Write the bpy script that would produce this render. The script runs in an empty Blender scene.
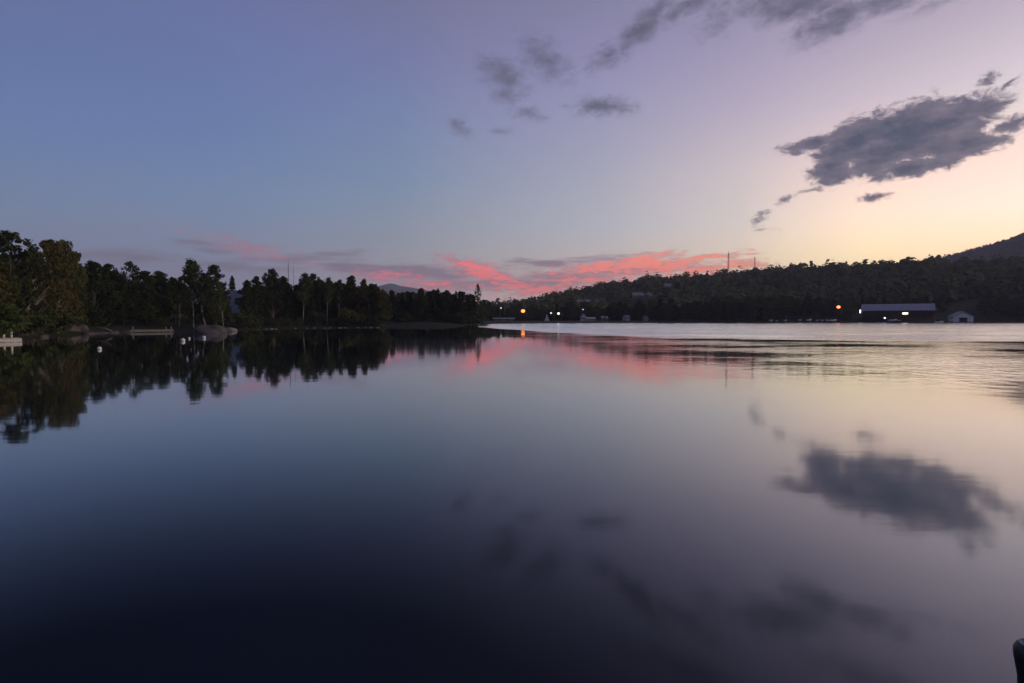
import bpy, math, random
import numpy as np
from mathutils import Vector, Matrix

R = math.radians
scene = bpy.context.scene
COL = scene.collection
rng = random.Random(7)
nrg = np.random.default_rng(11)

# ------------------------------------------------------------------ camera
F_PX, CX, CY = 512.0, 512.0, 341.5
EYE = 2.2
PITCH = math.atan(23.5 / F_PX)
cam = bpy.data.cameras.new('camera')
cam.sensor_width = 36.0
cam.lens = 36.0 * F_PX / 1024.0
cam.clip_start = 0.05
cam.clip_end = 20000
camo = bpy.data.objects.new('camera', cam)
COL.objects.link(camo)
camo.location = (0, 0, EYE)
camo.rotation_euler = (R(90) - PITCH, 0, 0)
scene.camera = camo


def ray(px, py):
    x = (px - CX) / F_PX
    y = -(py - CY) / F_PX
    c, s = math.cos(PITCH), math.sin(PITCH)
    return (x, c + y * s, -s + y * c)


def at(px, py, Y):
    d = ray(px, py)
    t = Y / d[1]
    return (d[0] * t, Y, EYE + d[2] * t)


def on_water(px, py):
    d = ray(px, py)
    t = -EYE / d[2]
    return (d[0] * t, d[1] * t)


def azel(px, py):
    d = ray(px, py)
    return math.degrees(math.atan2(d[0], d[1])), math.degrees(math.atan2(d[2], math.hypot(d[0], d[1])))


def lin(c):
    return tuple((v / 255 / 12.92) if v / 255 <= 0.04045 else ((v / 255 + 0.055) / 1.055) ** 2.4 for v in c)


# ------------------------------------------------------------------ object helpers
def tag(o, label=None, cat=None, group=None, kind=None):
    if label: o['label'] = label
    if cat: o['category'] = cat
    if group: o['group'] = group
    if kind: o['kind'] = kind
    return o


def thing(name, label, cat, loc=(0, 0, 0), rz=0.0, group=None):
    o = bpy.data.objects.new(name, None)
    COL.objects.link(o)
    o.location = loc
    o.rotation_euler = (0, 0, rz)
    o.empty_display_size = 0.3
    return tag(o, label, cat, group)


class MB:
    def __init__(self):
        self.v, self.f, self.s = [], [], []

    def face_list(self, vs, fs, smooth=False):
        b = len(self.v)
        self.v.extend([tuple(p) for p in vs])
        self.f.extend([tuple(i + b for i in f) for f in fs])
        self.s.extend([smooth] * len(fs))
        return self

    def box(self, x0, x1, y0, y1, z0, z1, bev=0.0):
        if bev <= 0:
            vs = [(x0, y0, z0), (x1, y0, z0), (x1, y1, z0), (x0, y1, z0),
                  (x0, y0, z1), (x1, y0, z1), (x1, y1, z1), (x0, y1, z1)]
            fs = [(3, 2, 1, 0), (4, 5, 6, 7), (0, 1, 5, 4), (1, 2, 6, 5), (2, 3, 7, 6), (3, 0, 4, 7)]
            return self.face_list(vs, fs)
        vs = []
        for z, i in ((z0, 0), (z0 + bev, 1), (z1 - bev, 1), (z1, 0)):
            k = bev * (1 - i)
            for (x, y, a, b) in ((x0, y0, 1, 1), (x1, y0, -1, 1), (x1, y1, -1, -1), (x0, y1, 1, -1)):
                vs.append((x + a * k, y + b * k, z))
        fs = [(3, 2, 1, 0), (12, 13, 14, 15)]
        for l in range(3):
            for q in range(4):
                fs.append((l * 4 + q, l * 4 + (q + 1) % 4, l * 4 + 4 + (q + 1) % 4, l * 4 + 4 + q))
        return self.face_list(vs, fs)

    def tube(self, pts, rad, n=7, cap=True, smooth=True):
        pts = [Vector(p) for p in pts]
        vs, fs = [], []
        for i, p in enumerate(pts):
            a = pts[max(i - 1, 0)]
            b = pts[min(i + 1, len(pts) - 1)]
            t = (b - a).normalized()
            u = t.orthogonal().normalized() if abs(t.z) < 0.9 else (Vector((1, 0, 0)) - t * t.x).normalized()
            w = t.cross(u)
            for k in range(n):
                an = 2 * math.pi * k / n
                vs.append(p + (u * math.cos(an) + w * math.sin(an)) * rad[i])
        for i in range(len(pts) - 1):
            for k in range(n):
                fs.append((i * n + k, i * n + (k + 1) % n, (i + 1) * n + (k + 1) % n, (i + 1) * n + k))
        if cap:
            fs.append(tuple(range(n))[::-1])
            fs.append(tuple((len(pts) - 1) * n + k for k in range(n)))
        return self.face_list(vs, fs, smooth)

    def blob(self, c, r, seed=0, amp=0.15, nu=14, nv=9, freq=1.3):
        rs = np.random.default_rng(seed)
        ph = rs.uniform(0, 6.28, (6, 3))
        fr = rs.normal(0, freq, (6, 3))
        vs, fs = [], []
        for j in range(nv + 1):
            th = math.pi * j / nv
            for i in range(nu):
                a = 2 * math.pi * i / nu
                d = np.array([math.sin(th) * math.cos(a), math.sin(th) * math.sin(a), math.cos(th)])
                k = 1 + amp * sum(math.sin(float(fr[m] @ d) * 2 + ph[m, 0]) for m in range(6)) / 2.4
                vs.append((c[0] + d[0] * r[0] * k, c[1] + d[1] * r[1] * k, c[2] + d[2] * r[2] * k))
        for j in range(nv):
            for i in range(nu):
                fs.append((j * nu + i, (j + 1) * nu + i, (j + 1) * nu + (i + 1) % nu, j * nu + (i + 1) % nu))
        return self.face_list(vs, fs, True)

    def prism(self, prof, axis_from, axis_to, axis='y'):
        n = len(prof)
        vs = []
        for t in (axis_from, axis_to):
            for (a, b) in prof:
                vs.append((a, t, b) if axis == 'y' else (t, a, b))
        fs = [tuple(range(n)), tuple(range(2 * n - 1, n - 1, -1))]
        for i in range(n):
            fs.append((i, n + i, n + (i + 1) % n, (i + 1) % n))
        return self.face_list(vs, fs)

    def build(self, name, mat, parent=None):
        me = bpy.data.meshes.new(name)
        me.from_pydata(self.v, [], self.f)
        me.polygons.foreach_set('use_smooth', self.s)
        me.materials.append(mat)
        me.update()
        o = bpy.data.objects.new(name, me)
        COL.objects.link(o)
        if parent is not None: o.parent = parent
        return o


def quads_mesh(name, V, mat, parent=None):
    """V: (n,4,3) array of leaf quads"""
    n = V.shape[0]
    me = bpy.data.meshes.new(name)
    me.vertices.add(n * 4)
    me.vertices.foreach_set('co', V.reshape(-1).astype(np.float32))
    me.loops.add(n * 4)
    me.loops.foreach_set('vertex_index', np.arange(n * 4, dtype=np.int32))
    me.polygons.add(n)
    me.polygons.foreach_set('loop_start', np.arange(0, n * 4, 4, dtype=np.int32))
    me.polygons.foreach_set('loop_total', np.full(n, 4, dtype=np.int32))
    me.materials.append(mat)
    me.update(calc_edges=True)
    me.validate()
    o = bpy.data.objects.new(name, me)
    COL.objects.link(o)
    if parent is not None: o.parent = parent
    return o


def dup(root, loc, rz=0.0, scale=(1, 1, 1), label=None, group=None):
    r = root.copy()
    COL.objects.link(r)
    r.location = loc
    r.rotation_euler = (0, 0, rz)
    r.scale = scale
    if label: r['label'] = label
    if group: r['group'] = group
    elif 'group' in r: del r['group']
    for ch in list(root.children):
        c = ch.copy()
        COL.objects.link(c)
        c.parent = r
        for g in ch.children:
            d = g.copy()
            COL.objects.link(d)
            d.parent = c
    return r


# ------------------------------------------------------------------ materials
def nodes_of(m):
    m.use_nodes = True
    return m.node_tree.nodes, m.node_tree.links


def simple(name, col, rough=0.7, metal=0.0, var=0.25, scale=3.0, emit=None, strength=0.0, col2=None, stretch=(1, 1, 1)):
    m = bpy.data.materials.new(name)
    N, L = nodes_of(m)
    b = N['Principled BSDF']
    b.inputs['Roughness'].default_value = rough
    b.inputs['Metallic'].default_value = metal
    tc = N.new('ShaderNodeTexCoord')
    mp = N.new('ShaderNodeMapping')
    mp.inputs['Scale'].default_value = stretch
    L.new(tc.outputs['Object'], mp.inputs['Vector'])
    nz = N.new('ShaderNodeTexNoise')
    nz.inputs['Scale'].default_value = scale
    nz.inputs['Detail'].default_value = 5
    L.new(mp.outputs[0], nz.inputs['Vector'])
    mx = N.new('ShaderNodeMix')
    mx.data_type = 'RGBA'
    mx.inputs[6].default_value = tuple(c * (1 - var) for c in col) + (1,)
    c2 = col2 if col2 else tuple(min(1, c * (1 + var)) for c in col)
    mx.inputs[7].default_value = tuple(c2) + (1,)
    rp = N.new('ShaderNodeMapRange')
    rp.inputs[1].default_value = 0.35
    rp.inputs[2].default_value = 0.65
    L.new(nz.outputs[0], rp.inputs[0])
    L.new(rp.outputs[0], mx.inputs[0])
    L.new(mx.outputs[2], b.inputs['Base Color'])
    if emit:
        b.inputs['Emission Color'].default_value = tuple(emit) + (1,)
        b.inputs['Emission Strength'].default_value = strength
    return m


def leaf_mat(name, c1, c2, scale=0.5):
    m = bpy.data.materials.new(name)
    N, L = nodes_of(m)
    for n in list(N): N.remove(n)
    out = N.new('ShaderNodeOutputMaterial')
    geo = N.new('ShaderNodeNewGeometry')
    nz = N.new('ShaderNodeTexNoise')
    nz.inputs['Scale'].default_value = scale
    nz.inputs['Detail'].default_value = 3
    L.new(geo.outputs['Position'], nz.inputs['Vector'])
    oi = N.new('ShaderNodeObjectInfo')
    ad = N.new('ShaderNodeMath'); ad.operation = 'MULTIPLY_ADD'
    L.new(oi.outputs['Random'], ad.inputs[0])
    ad.inputs[1].default_value = 0.5
    L.new(nz.outputs[0], ad.inputs[2])
    rp = N.new('ShaderNodeMapRange')
    rp.inputs[1].default_value = 0.4
    rp.inputs[2].default_value = 1.1
    L.new(ad.outputs[0], rp.inputs[0])
    mx = N.new('ShaderNodeMix'); mx.data_type = 'RGBA'
    mx.inputs[6].default_value = tuple(c1) + (1,)
    mx.inputs[7].default_value = tuple(c2) + (1,)
    L.new(rp.outputs[0], mx.inputs[0])
    d = N.new('ShaderNodeBsdfDiffuse')
    t = N.new('ShaderNodeBsdfTranslucent')
    L.new(mx.outputs[2], d.inputs[0]); L.new(mx.outputs[2], t.inputs[0])
    ms = N.new('ShaderNodeMixShader')
    ms.inputs[0].default_value = 0.25
    L.new(d.outputs[0], ms.inputs[1]); L.new(t.outputs[0], ms.inputs[2])
    L.new(ms.outputs[0], out.inputs[0])
    return m


M = {}
M['leaf_olive'] = leaf_mat('olive_leaves', (0.06, 0.066, 0.022), (0.14, 0.12, 0.045))
M['leaf_green'] = leaf_mat('green_leaves', (0.045, 0.065, 0.024), (0.10, 0.12, 0.042))
M['leaf_dark'] = leaf_mat('dark_leaves', (0.03, 0.045, 0.02), (0.072, 0.09, 0.037))
M['needle'] = leaf_mat('conifer_needles', (0.018, 0.03, 0.016), (0.04, 0.058, 0.028))
M['forest'] = leaf_mat('forest_leaves', (0.036, 0.048, 0.022), (0.125, 0.125, 0.062), 0.09)
M['bark'] = simple('bark', (0.10, 0.075, 0.055), 0.9, var=0.4, scale=6, stretch=(3, 3, 0.6))
M['birch'] = simple('birch_bark', (0.55, 0.50, 0.44), 0.8, var=0.1, scale=2.2, col2=(0.26, 0.22, 0.19), stretch=(1, 1, 2.5))
M['rock'] = simple('granite', (0.07, 0.056, 0.055), 0.9, var=0.3, scale=1.6)
M['pale_rock'] = simple('pale_granite', (0.17, 0.14, 0.13), 0.9, var=0.25, scale=1.6)
M['white_paint'] = simple('white_paint', (0.72, 0.72, 0.72), 0.5, var=0.08, scale=4)
M['grey_wood'] = simple('weathered_wood', (0.19, 0.17, 0.16), 0.85, var=0.3, scale=5, stretch=(0.5, 4, 4))
M['white_wood'] = simple('white_washed_wood', (0.66, 0.62, 0.60), 0.7, var=0.15, scale=5, stretch=(0.5, 4, 4))
M['dark_wood'] = simple('dark_wood', (0.09, 0.065, 0.05), 0.8, var=0.3, scale=4)
M['brown_wall'] = simple('brown_siding', (0.16, 0.11, 0.085), 0.8, var=0.2, scale=2)
M['grey_wall'] = simple('grey_siding', (0.30, 0.30, 0.31), 0.8, var=0.12, scale=2)
M['grey_roof'] = simple('grey_shingles', (0.17, 0.18, 0.21), 0.7, var=0.2, scale=4)
M['metal_roof'] = simple('metal_roof', (0.23, 0.23, 0.285), 0.55, metal=0.0, var=0.08, scale=0.7, stretch=(4, 0.2, 1))
M['green_roof'] = simple('green_roof', (0.07, 0.10, 0.10), 0.6, var=0.2, scale=3)
M['window_glass'] = simple('window_glass', (0.03, 0.035, 0.04), 0.08, var=0.1)
M['trim'] = simple('white_trim', (0.7, 0.7, 0.7), 0.5, var=0.05)
M['steel'] = simple('galvanised_steel', (0.28, 0.28, 0.29), 0.5, metal=0.6, var=0.15, scale=2)
M['dark_steel'] = simple('dark_steel', (0.06, 0.06, 0.065), 0.5, metal=0.4, var=0.15, scale=2)
M['black'] = simple('black_rubber', (0.012, 0.012, 0.014), 0.45, var=0.3, scale=12)
M['worn'] = simple('worn_grey_edge', (0.26, 0.25, 0.26), 0.6, var=0.35, scale=40)
M['tyre'] = simple('tyre_rubber', (0.02, 0.02, 0.02), 0.8)
M['blue_hull'] = simple('blue_hull_paint', (0.06, 0.09, 0.16), 0.35, var=0.1)
M['orange_lamp'] = simple('orange_lamp_glow', (0.9, 0.6, 0.3), 0.5, emit=(1.0, 0.24, 0.05), strength=3.2)
M['red_lamp'] = simple('red_orange_lamp_glow', (0.9, 0.5, 0.3), 0.5, emit=(1.0, 0.17, 0.06), strength=5.0)
M['white_lamp'] = simple('white_lamp_glow', (0.9, 0.9, 0.85), 0.5, emit=(1.0, 0.93, 0.72), strength=3.5)
M['cool_lamp'] = simple('cool_lamp_glow', (0.9, 0.9, 0.95), 0.5, emit=(1.0, 0.95, 0.85), strength=2.6)
M['lit_window'] = simple('lit_window', (0.8, 0.75, 0.6), 0.5, emit=(1.0, 0.85, 0.62), strength=1.1)
M['dim_lamp'] = simple('dim_lamp_glow', (0.8, 0.85, 0.9), 0.5, emit=(0.8, 0.95, 1.0), strength=1.0)

# ------------------------------------------------------------------ shoreline and terrain
shore_px = [(-330, 392), (-160, 362), (-60, 350), (0, 342.5), (24, 339.5), (50, 336.5), (85, 334), (110, 332.5), (135, 332),
            (175, 331.5), (196, 332), (226, 332), (240, 330), (270, 328.8), (300, 328.2), (340, 327.8), (375, 327.6), (386, 327.5)]
shore = [on_water(*p) for p in shore_px]
tip = shore[-1]
shore += [(tip[0] + 0.8, tip[1] + 6), (tip[0] - 6, tip[1] + 17)]
shore += [(-35, 142)]
shore += [on_water(410, 326.4), on_water(440, 326.3), on_water(465, 325.9), on_water(476, 325.2)]
shore += [(-11, 163), (-15, 178)]
shore += [on_water(500, 323.8), on_water(560, 323.2), on_water(640, 322.8), on_water(720, 322.6), on_water(840, 322.6),
          on_water(940, 322.5), on_water(1024, 322.5)]
shore += [(330, 262), (520, 250), (900, 120)]
shore_full = [(-70, -300), (-45, -40)] + shore
ring = shore_full + [(1200, -300), (9000, -300), (9000, 9000), (-9000, 9000), (-9000, -300)]
A_ = np.array(shore_full)


def signed_dist(x, y):
    x = np.asarray(x, float); y = np.asarray(y, float)
    d = np.full(x.shape, 1e9)
    for (ax, ay), (bx, by) in zip(A_[:-1], A_[1:]):
        vx, vy = bx - ax, by - ay
        t = np.clip(((x - ax) * vx + (y - ay) * vy) / (vx * vx + vy * vy), 0, 1)
        d = np.minimum(d, np.hypot(x - ax - t * vx, y - ay - t * vy))
    ins = np.zeros(x.shape, bool)
    P = ring
    j = len(P) - 1
    for i in range(len(P)):
        xi, yi = P[i]; xj, yj = P[j]
        c = ((yi > y) != (yj > y)) & (x < (xj - xi) * (y - yi) / (yj - yi + 1e-12) + xi)
        ins ^= c
        j = i
    return np.where(ins, d, -d)


def el_at(tab):
    az = []; te = []
    for p in tab:
        a, e = azel(*p)
        az.append(a); te.append(math.tan(R(e)))
    return np.array(az), np.array(te)


HILL_R, MOUNT_R, FAR_R = 560.0, 1700.0, 3600.0
hill_tab = el_at([(430, 312), (480, 311), (520, 306), (545, 302), (565, 296), (600, 289), (640, 285.5), (652, 281), (690, 281), (730, 277),
                  (760, 274.5), (800, 273), (850, 271), (885, 269), (905, 266), (925, 267), (960, 267.5), (1024, 266), (1150, 264), (1400, 264)])
mount_tab = el_at([(900, 268), (918, 264), (932, 261), (960, 254.5), (990, 246.5), (1011, 240), (1024, 235), (1100, 218), (1200, 210), (1400, 214)])
far_tab = el_at([(180, 302), (300, 297), (345, 291), (372, 288), (385, 284.5), (391, 283.5), (400, 286), (425, 290), (448, 292), (470, 294), (500, 301)])


def sstep(a, b, x):
    t = np.clip((x - a) / (b - a), 0, 1)
    return t * t * (3 - 2 * t)


def vnoise(x, y, seed=0):
    rs = np.random.default_rng(seed)
    out = np.zeros(np.shape(x))
    for k in range(7):
        a = rs.uniform(0, 6.28)
        f = 0.7 * 1.5 ** k * rs.uniform(0.8, 1.2)
        out += np.sin((x * math.cos(a) + y * math.sin(a)) * f + rs.uniform(0, 6.28)) * 0.8 ** k
    return out / 2.0


def height(x, y):
    x = np.asarray(x, float); y = np.asarray(y, float)
    sd = signed_dist(x, y)
    r = np.hypot(x, y)
    az = np.degrees(np.arctan2(x, y))
    bank = np.where(sd > 0, np.minimum(sd * 0.22, 0.75) + np.clip(sd - 4, 0, 30) * 0.06 * sstep(-5, -14, az), np.maximum(sd * 0.2, -2.5))
    bank = bank + np.where(sd > 1, vnoise(x * 0.3, y * 0.3, 3) * 0.12, 0)
    infront = sstep(110, 80, np.abs(az))
    hx = np.interp(az, hill_tab[0], hill_tab[1])
    Hh = np.maximum((EYE + hx * HILL_R - 5.0), 0) * sstep(270, HILL_R, r) * sstep(-12, -4, az)
    Hh = Hh * (1 + 0.02 * vnoise(x * 0.02, y * 0.02, 5) * sstep(270, 350, r))
    mx = np.interp(az, mount_tab[0], mount_tab[1])
    Hm = np.maximum(EYE + mx * MOUNT_R - 7, 0) * sstep(900, MOUNT_R, r) * sstep(33, 37, az) * (1 - 0.55 * sstep(2000, 3500, r))
    fx = np.interp(az, far_tab[0], far_tab[1], left=0.02, right=0.01)
    Hf = np.maximum(EYE + fx * FAR_R - 3, 0) * sstep(2300, FAR_R, r) * sstep(-2, -10, az) * 1.0
    Hf = Hf * (1 + 0.012 * vnoise(az * 1.7, r * 0.004, 8))
    hill = np.maximum(np.maximum(Hh, Hm), Hf) * infront
    return np.where(sd > 0, bank + hill * sstep(0, 30, sd), bank)


def gz(x, y):
    return float(height(np.array([x]), np.array([y]))[0])


def shoreY(px):
    xs = [p[0] for p in shore_px]
    ys = [p[1] for p in shore_px]
    return on_water(px, float(np.interp(px, xs, ys)))[1]


# ground sheet: polar grid
az_list = np.concatenate([np.arange(-180, -62, 4.0), np.arange(-60, 60.01, 0.45), np.arange(64, 180, 4.0)])
r_list = np.concatenate([[2.0], np.geomspace(14, 5200, 210)])
AZ, RR = np.meshgrid(np.radians(az_list), r_list)
X, Y = RR * np.sin(AZ), RR * np.cos(AZ)
Z = height(X, Y)
na, nr = len(az_list), len(r_list)
gv = np.stack([X, Y, Z], -1).reshape(-1, 3)
gb = MB()
gb.v = [tuple(p) for p in gv] + [(0, 0, -2.5)]
fs = []
for j in range(nr - 1):
    for i in range(na):
        i2 = (i + 1) % na
        fs.append((j * na + i, (j + 1) * na + i, (j + 1) * na + i2, j * na + i2))
c0 = len(gb.v) - 1
for i in range(na):
    fs.append((c0, i, (i + 1) % na))
gb.f = fs
gb.s = [True] * len(fs)


def ground_mat():
    m = bpy.data.materials.new('ground_soil_and_grass')
    N, L = nodes_of(m)
    b = N['Principled BSDF']
    b.inputs['Roughness'].default_value = 0.95
    b.inputs['Specular IOR Level'].default_value = 0.1
    geo = N.new('ShaderNodeNewGeometry')
    n1 = N.new('ShaderNodeTexNoise'); n1.inputs['Scale'].default_value = 0.35; n1.inputs['Detail'].default_value = 8
    n2 = N.new('ShaderNodeTexNoise'); n2.inputs['Scale'].default_value = 0.03; n2.inputs['Detail'].default_value = 6
    L.new(geo.outputs['Position'], n1.inputs['Vector']); L.new(geo.outputs['Position'], n2.inputs['Vector'])
    r = N.new('ShaderNodeValToRGB')
    r.color_ramp.elements[0].position = 0.35; r.color_ramp.elements[0].color = (0.02, 0.024, 0.012, 1)
    r.color_ramp.elements[1].position = 0.68; r.color_ramp.elements[1].color = (0.05, 0.045, 0.033, 1)
    L.new(n1.outputs[0], r.inputs[0])
    mx = N.new('ShaderNodeMix'); mx.data_type = 'RGBA'
    L.new(n2.outputs[0], mx.inputs[0])
    L.new(r.outputs[0], mx.inputs[6]); mx.inputs[7].default_value = (0.022, 0.028, 0.014, 1)
    L.new(mx.outputs[2], b.inputs['Base Color'])
    return m


ground = gb.build('ground', ground_mat())
tag(ground, 'dark wooded lake shore, hill and mountains round the lake', 'ground', kind='structure')

# ------------------------------------------------------------------ water
def water_mat():
    m = bpy.data.materials.new('lake_water')
    N, L = nodes_of(m)
    for n in list(N): N.remove(n)

    def math_(op, a, b=None, c=None):
        n = N.new('ShaderNodeMath'); n.operation = op
        for i, v in enumerate((a, b, c)):
            if v is None: continue
            if isinstance(v, (int, float)): n.inputs[i].default_value = v
            else: L.new(v, n.inputs[i])
        return n.outputs[0]

    def ss(x, lo, hi):
        n = N.new('ShaderNodeMapRange'); n.interpolation_type = 'SMOOTHSTEP'
        L.new(x, n.inputs[0]); n.inputs[1].default_value = lo; n.inputs[2].default_value = hi
        return n.outputs[0]

    geo = N.new('ShaderNodeNewGeometry')
    sep = N.new('ShaderNodeSeparateXYZ')
    L.new(geo.outputs['Position'], sep.inputs[0])
    px, py = sep.outputs[0], sep.outputs[1]

    def noise(scale, sx, sy, detail=3, rough=0.5):
        mp = N.new('ShaderNodeMapping'); mp.inputs['Scale'].default_value = (sx, sy, 1)
        L.new(geo.outputs['Position'], mp.inputs[0])
        n = N.new('ShaderNodeTexNoise'); n.inputs['Scale'].default_value = scale
        n.inputs['Detail'].default_value = detail; n.inputs['Roughness'].default_value = rough
        L.new(mp.outputs[0], n.inputs['Vector'])
        return n.outputs[0]
    # wind-ruffled band on the open water; calm in the lee of the wooded shore
    wob = noise(1.0, 0.03, 0.06, 3)
    q = math_('DIVIDE', px, math_('MAXIMUM', py, 1.0))
    edge = math_('MULTIPLY_ADD', math_('POWER', 2.71828, math_('MULTIPLY', q, -6.5)), 48, 46)
    yy = math_('SUBTRACT', math_('ADD', py, math_('MULTIPLY_ADD', wob, 16, -8)), edge)
    band = ss(yy, 0, 9)
    # broken ripples in front of the band, stronger towards the open right side
    chop = math_('MULTIPLY', ss(py, 8, 24), ss(math_('ADD', px, math_('MULTIPLY', py, 0.10)), 2, 26))
    streak = ss(noise(1.0, 0.06, 0.12, 3, 0.6), 0.36, 0.62)
    chop = math_('MULTIPLY', chop, math_('MULTIPLY_ADD', streak, 0.75, 0.25))
    # light airs in front of the spit, outside the lee of the tall trees
    mid = math_('MULTIPLY', math_('MULTIPLY', ss(math_('ADD', py, math_('MULTIPLY_ADD', wob, 14, -7)), 64, 52), ss(py, 12, 24)), math_('MULTIPLY', ss(q, -0.28, -0.20), ss(q, 0.45, 0.12)))
    farstreak = ss(noise(1.0, 0.012, 0.07, 3, 0.5), 0.35, 0.6)
    # ripples
    w1 = noise(0.55, 0.5, 1.6, 2)
    w2 = noise(2.2, 0.6, 1.5, 3)
    w3 = noise(0.10, 0.7, 1.3, 2)
    w4 = noise(1.25, 1.0, 1.1, 3, 0.6)
    hsum = math_('ADD', math_('MULTIPLY', math_('MULTIPLY', w4, chop), 7.5), math_('ADD', math_('MULTIPLY', w1, 0.6), math_('ADD', math_('MULTIPLY', w2, 0.14), math_('MULTIPLY', w3, 1.2))))
    bump = N.new('ShaderNodeBump')
    L.new(hsum, bump.inputs['Height'])
    bump.inputs['Distance'].default_value = 0.05
    st = math_('ADD', math_('ADD', 0.095, math_('MULTIPLY', chop, 0.0)), math_('MULTIPLY', band, 0.26))
    L.new(st, bump.inputs['Strength'])
    midr = math_('MULTIPLY', mid, 0.030)
    leeq = ss(q, -0.45, 0.05)
    nearq = ss(py, 34, 14)
    base = math_('MULTIPLY_ADD', math_('MAXIMUM', math_('MULTIPLY', leeq, nearq), math_('MULTIPLY', nearq, 0.35)), 0.036, 0.03)
    rough = math_('ADD', math_('ADD', math_('ADD', base, midr), math_('MULTIPLY', chop, 0.03)),
                  math_('MULTIPLY', band, math_('MULTIPLY_ADD', farstreak, 0.03, 0.045)))
    gl = N.new('ShaderNodeBsdfGlossy')
    L.new(rough, gl.inputs['Roughness'])
    lean = N.new('ShaderNodeVectorMath'); lean.operation = 'SCALE'
    L.new(geo.outputs['Incoming'], lean.inputs[0])
    L.new(math_('ADD', math_('MULTIPLY', band, 0.050), math_('MAXIMUM', math_('MULTIPLY', chop, 0.030), math_('MULTIPLY', mid, 0.006))), lean.inputs['Scale'])
    nadd = N.new('ShaderNodeVectorMath'); nadd.operation = 'ADD'
    L.new(bump.outputs[0], nadd.inputs[0]); L.new(lean.outputs[0], nadd.inputs[1])
    nn = N.new('ShaderNodeVectorMath'); nn.operation = 'NORMALIZE'
    L.new(nadd.outputs[0], nn.inputs[0])
    L.new(nn.outputs[0], gl.inputs['Normal'])
    gl.inputs['Color'].default_value = (0.925, 0.962, 0.99, 1)
    df = N.new('ShaderNodeBsdfDiffuse'); df.inputs['Color'].default_value = (0.002, 0.005, 0.012, 1)
    # reflectance falling off from grazing to steep view
    dt = N.new('ShaderNodeVectorMath'); dt.operation = 'DOT_PRODUCT'
    L.new(geo.outputs['Incoming'], dt.inputs[0]); L.new(geo.outputs['True Normal'], dt.inputs[1])
    c = math_('ABSOLUTE', dt.outputs['Value'])
    # skylight away from the afterglow is polarised: steep reflections there are weaker
    si = N.new('ShaderNodeSeparateXYZ'); L.new(geo.outputs['Incoming'], si.inputs[0])
    side = math_('MULTIPLY', si.outputs[0], -1.0)

    def tri(l, m_, r_):
        a = N.new('ShaderNodeMapRange'); L.new(side, a.inputs[0])
        a.inputs[1].default_value = -0.6; a.inputs[2].default_value = 0.0; a.inputs[3].default_value = l; a.inputs[4].default_value = m_
        b = N.new('ShaderNodeMapRange'); L.new(side, b.inputs[0])
        b.inputs[1].default_value = 0.0; b.inputs[2].default_value = 0.6; b.inputs[3].default_value = 0.0; b.inputs[4].default_value = r_ - m_
        return math_('ADD', a.outputs[0], b.outputs[0])
    ka, kb = tri(0.5, -2.2, -2.9), tri(-20.5, -6.8, -0.7)
    e = math_('MULTIPLY', c, math_('MULTIPLY_ADD', c, kb, ka))
    fac = math_('MAXIMUM', math_('POWER', 2.71828, e), 0.027)
    ms = N.new('ShaderNodeMixShader')
    L.new(fac, ms.inputs[0]); L.new(df.outputs[0], ms.inputs[1]); L.new(gl.outputs[0], ms.inputs[2])
    out = N.new('ShaderNodeOutputMaterial')
    L.new(ms.outputs[0], out.inputs[0])
    return m


wb = MB()
nseg = 96
wb.v = [(900 * math.cos(2 * math.pi * k / nseg), 900 * math.sin(2 * math.pi * k / nseg), 0) for k in range(nseg)]
wb.f = [tuple(range(nseg))]
wb.s = [False]
water = wb.build('water', water_mat())
tag(water, 'calm lake water mirroring the dusk sky', 'lake', kind='structure')

# ------------------------------------------------------------------ sky (world)
SUN_AZ, SUN_EL = 82.0, 12.0


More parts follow.
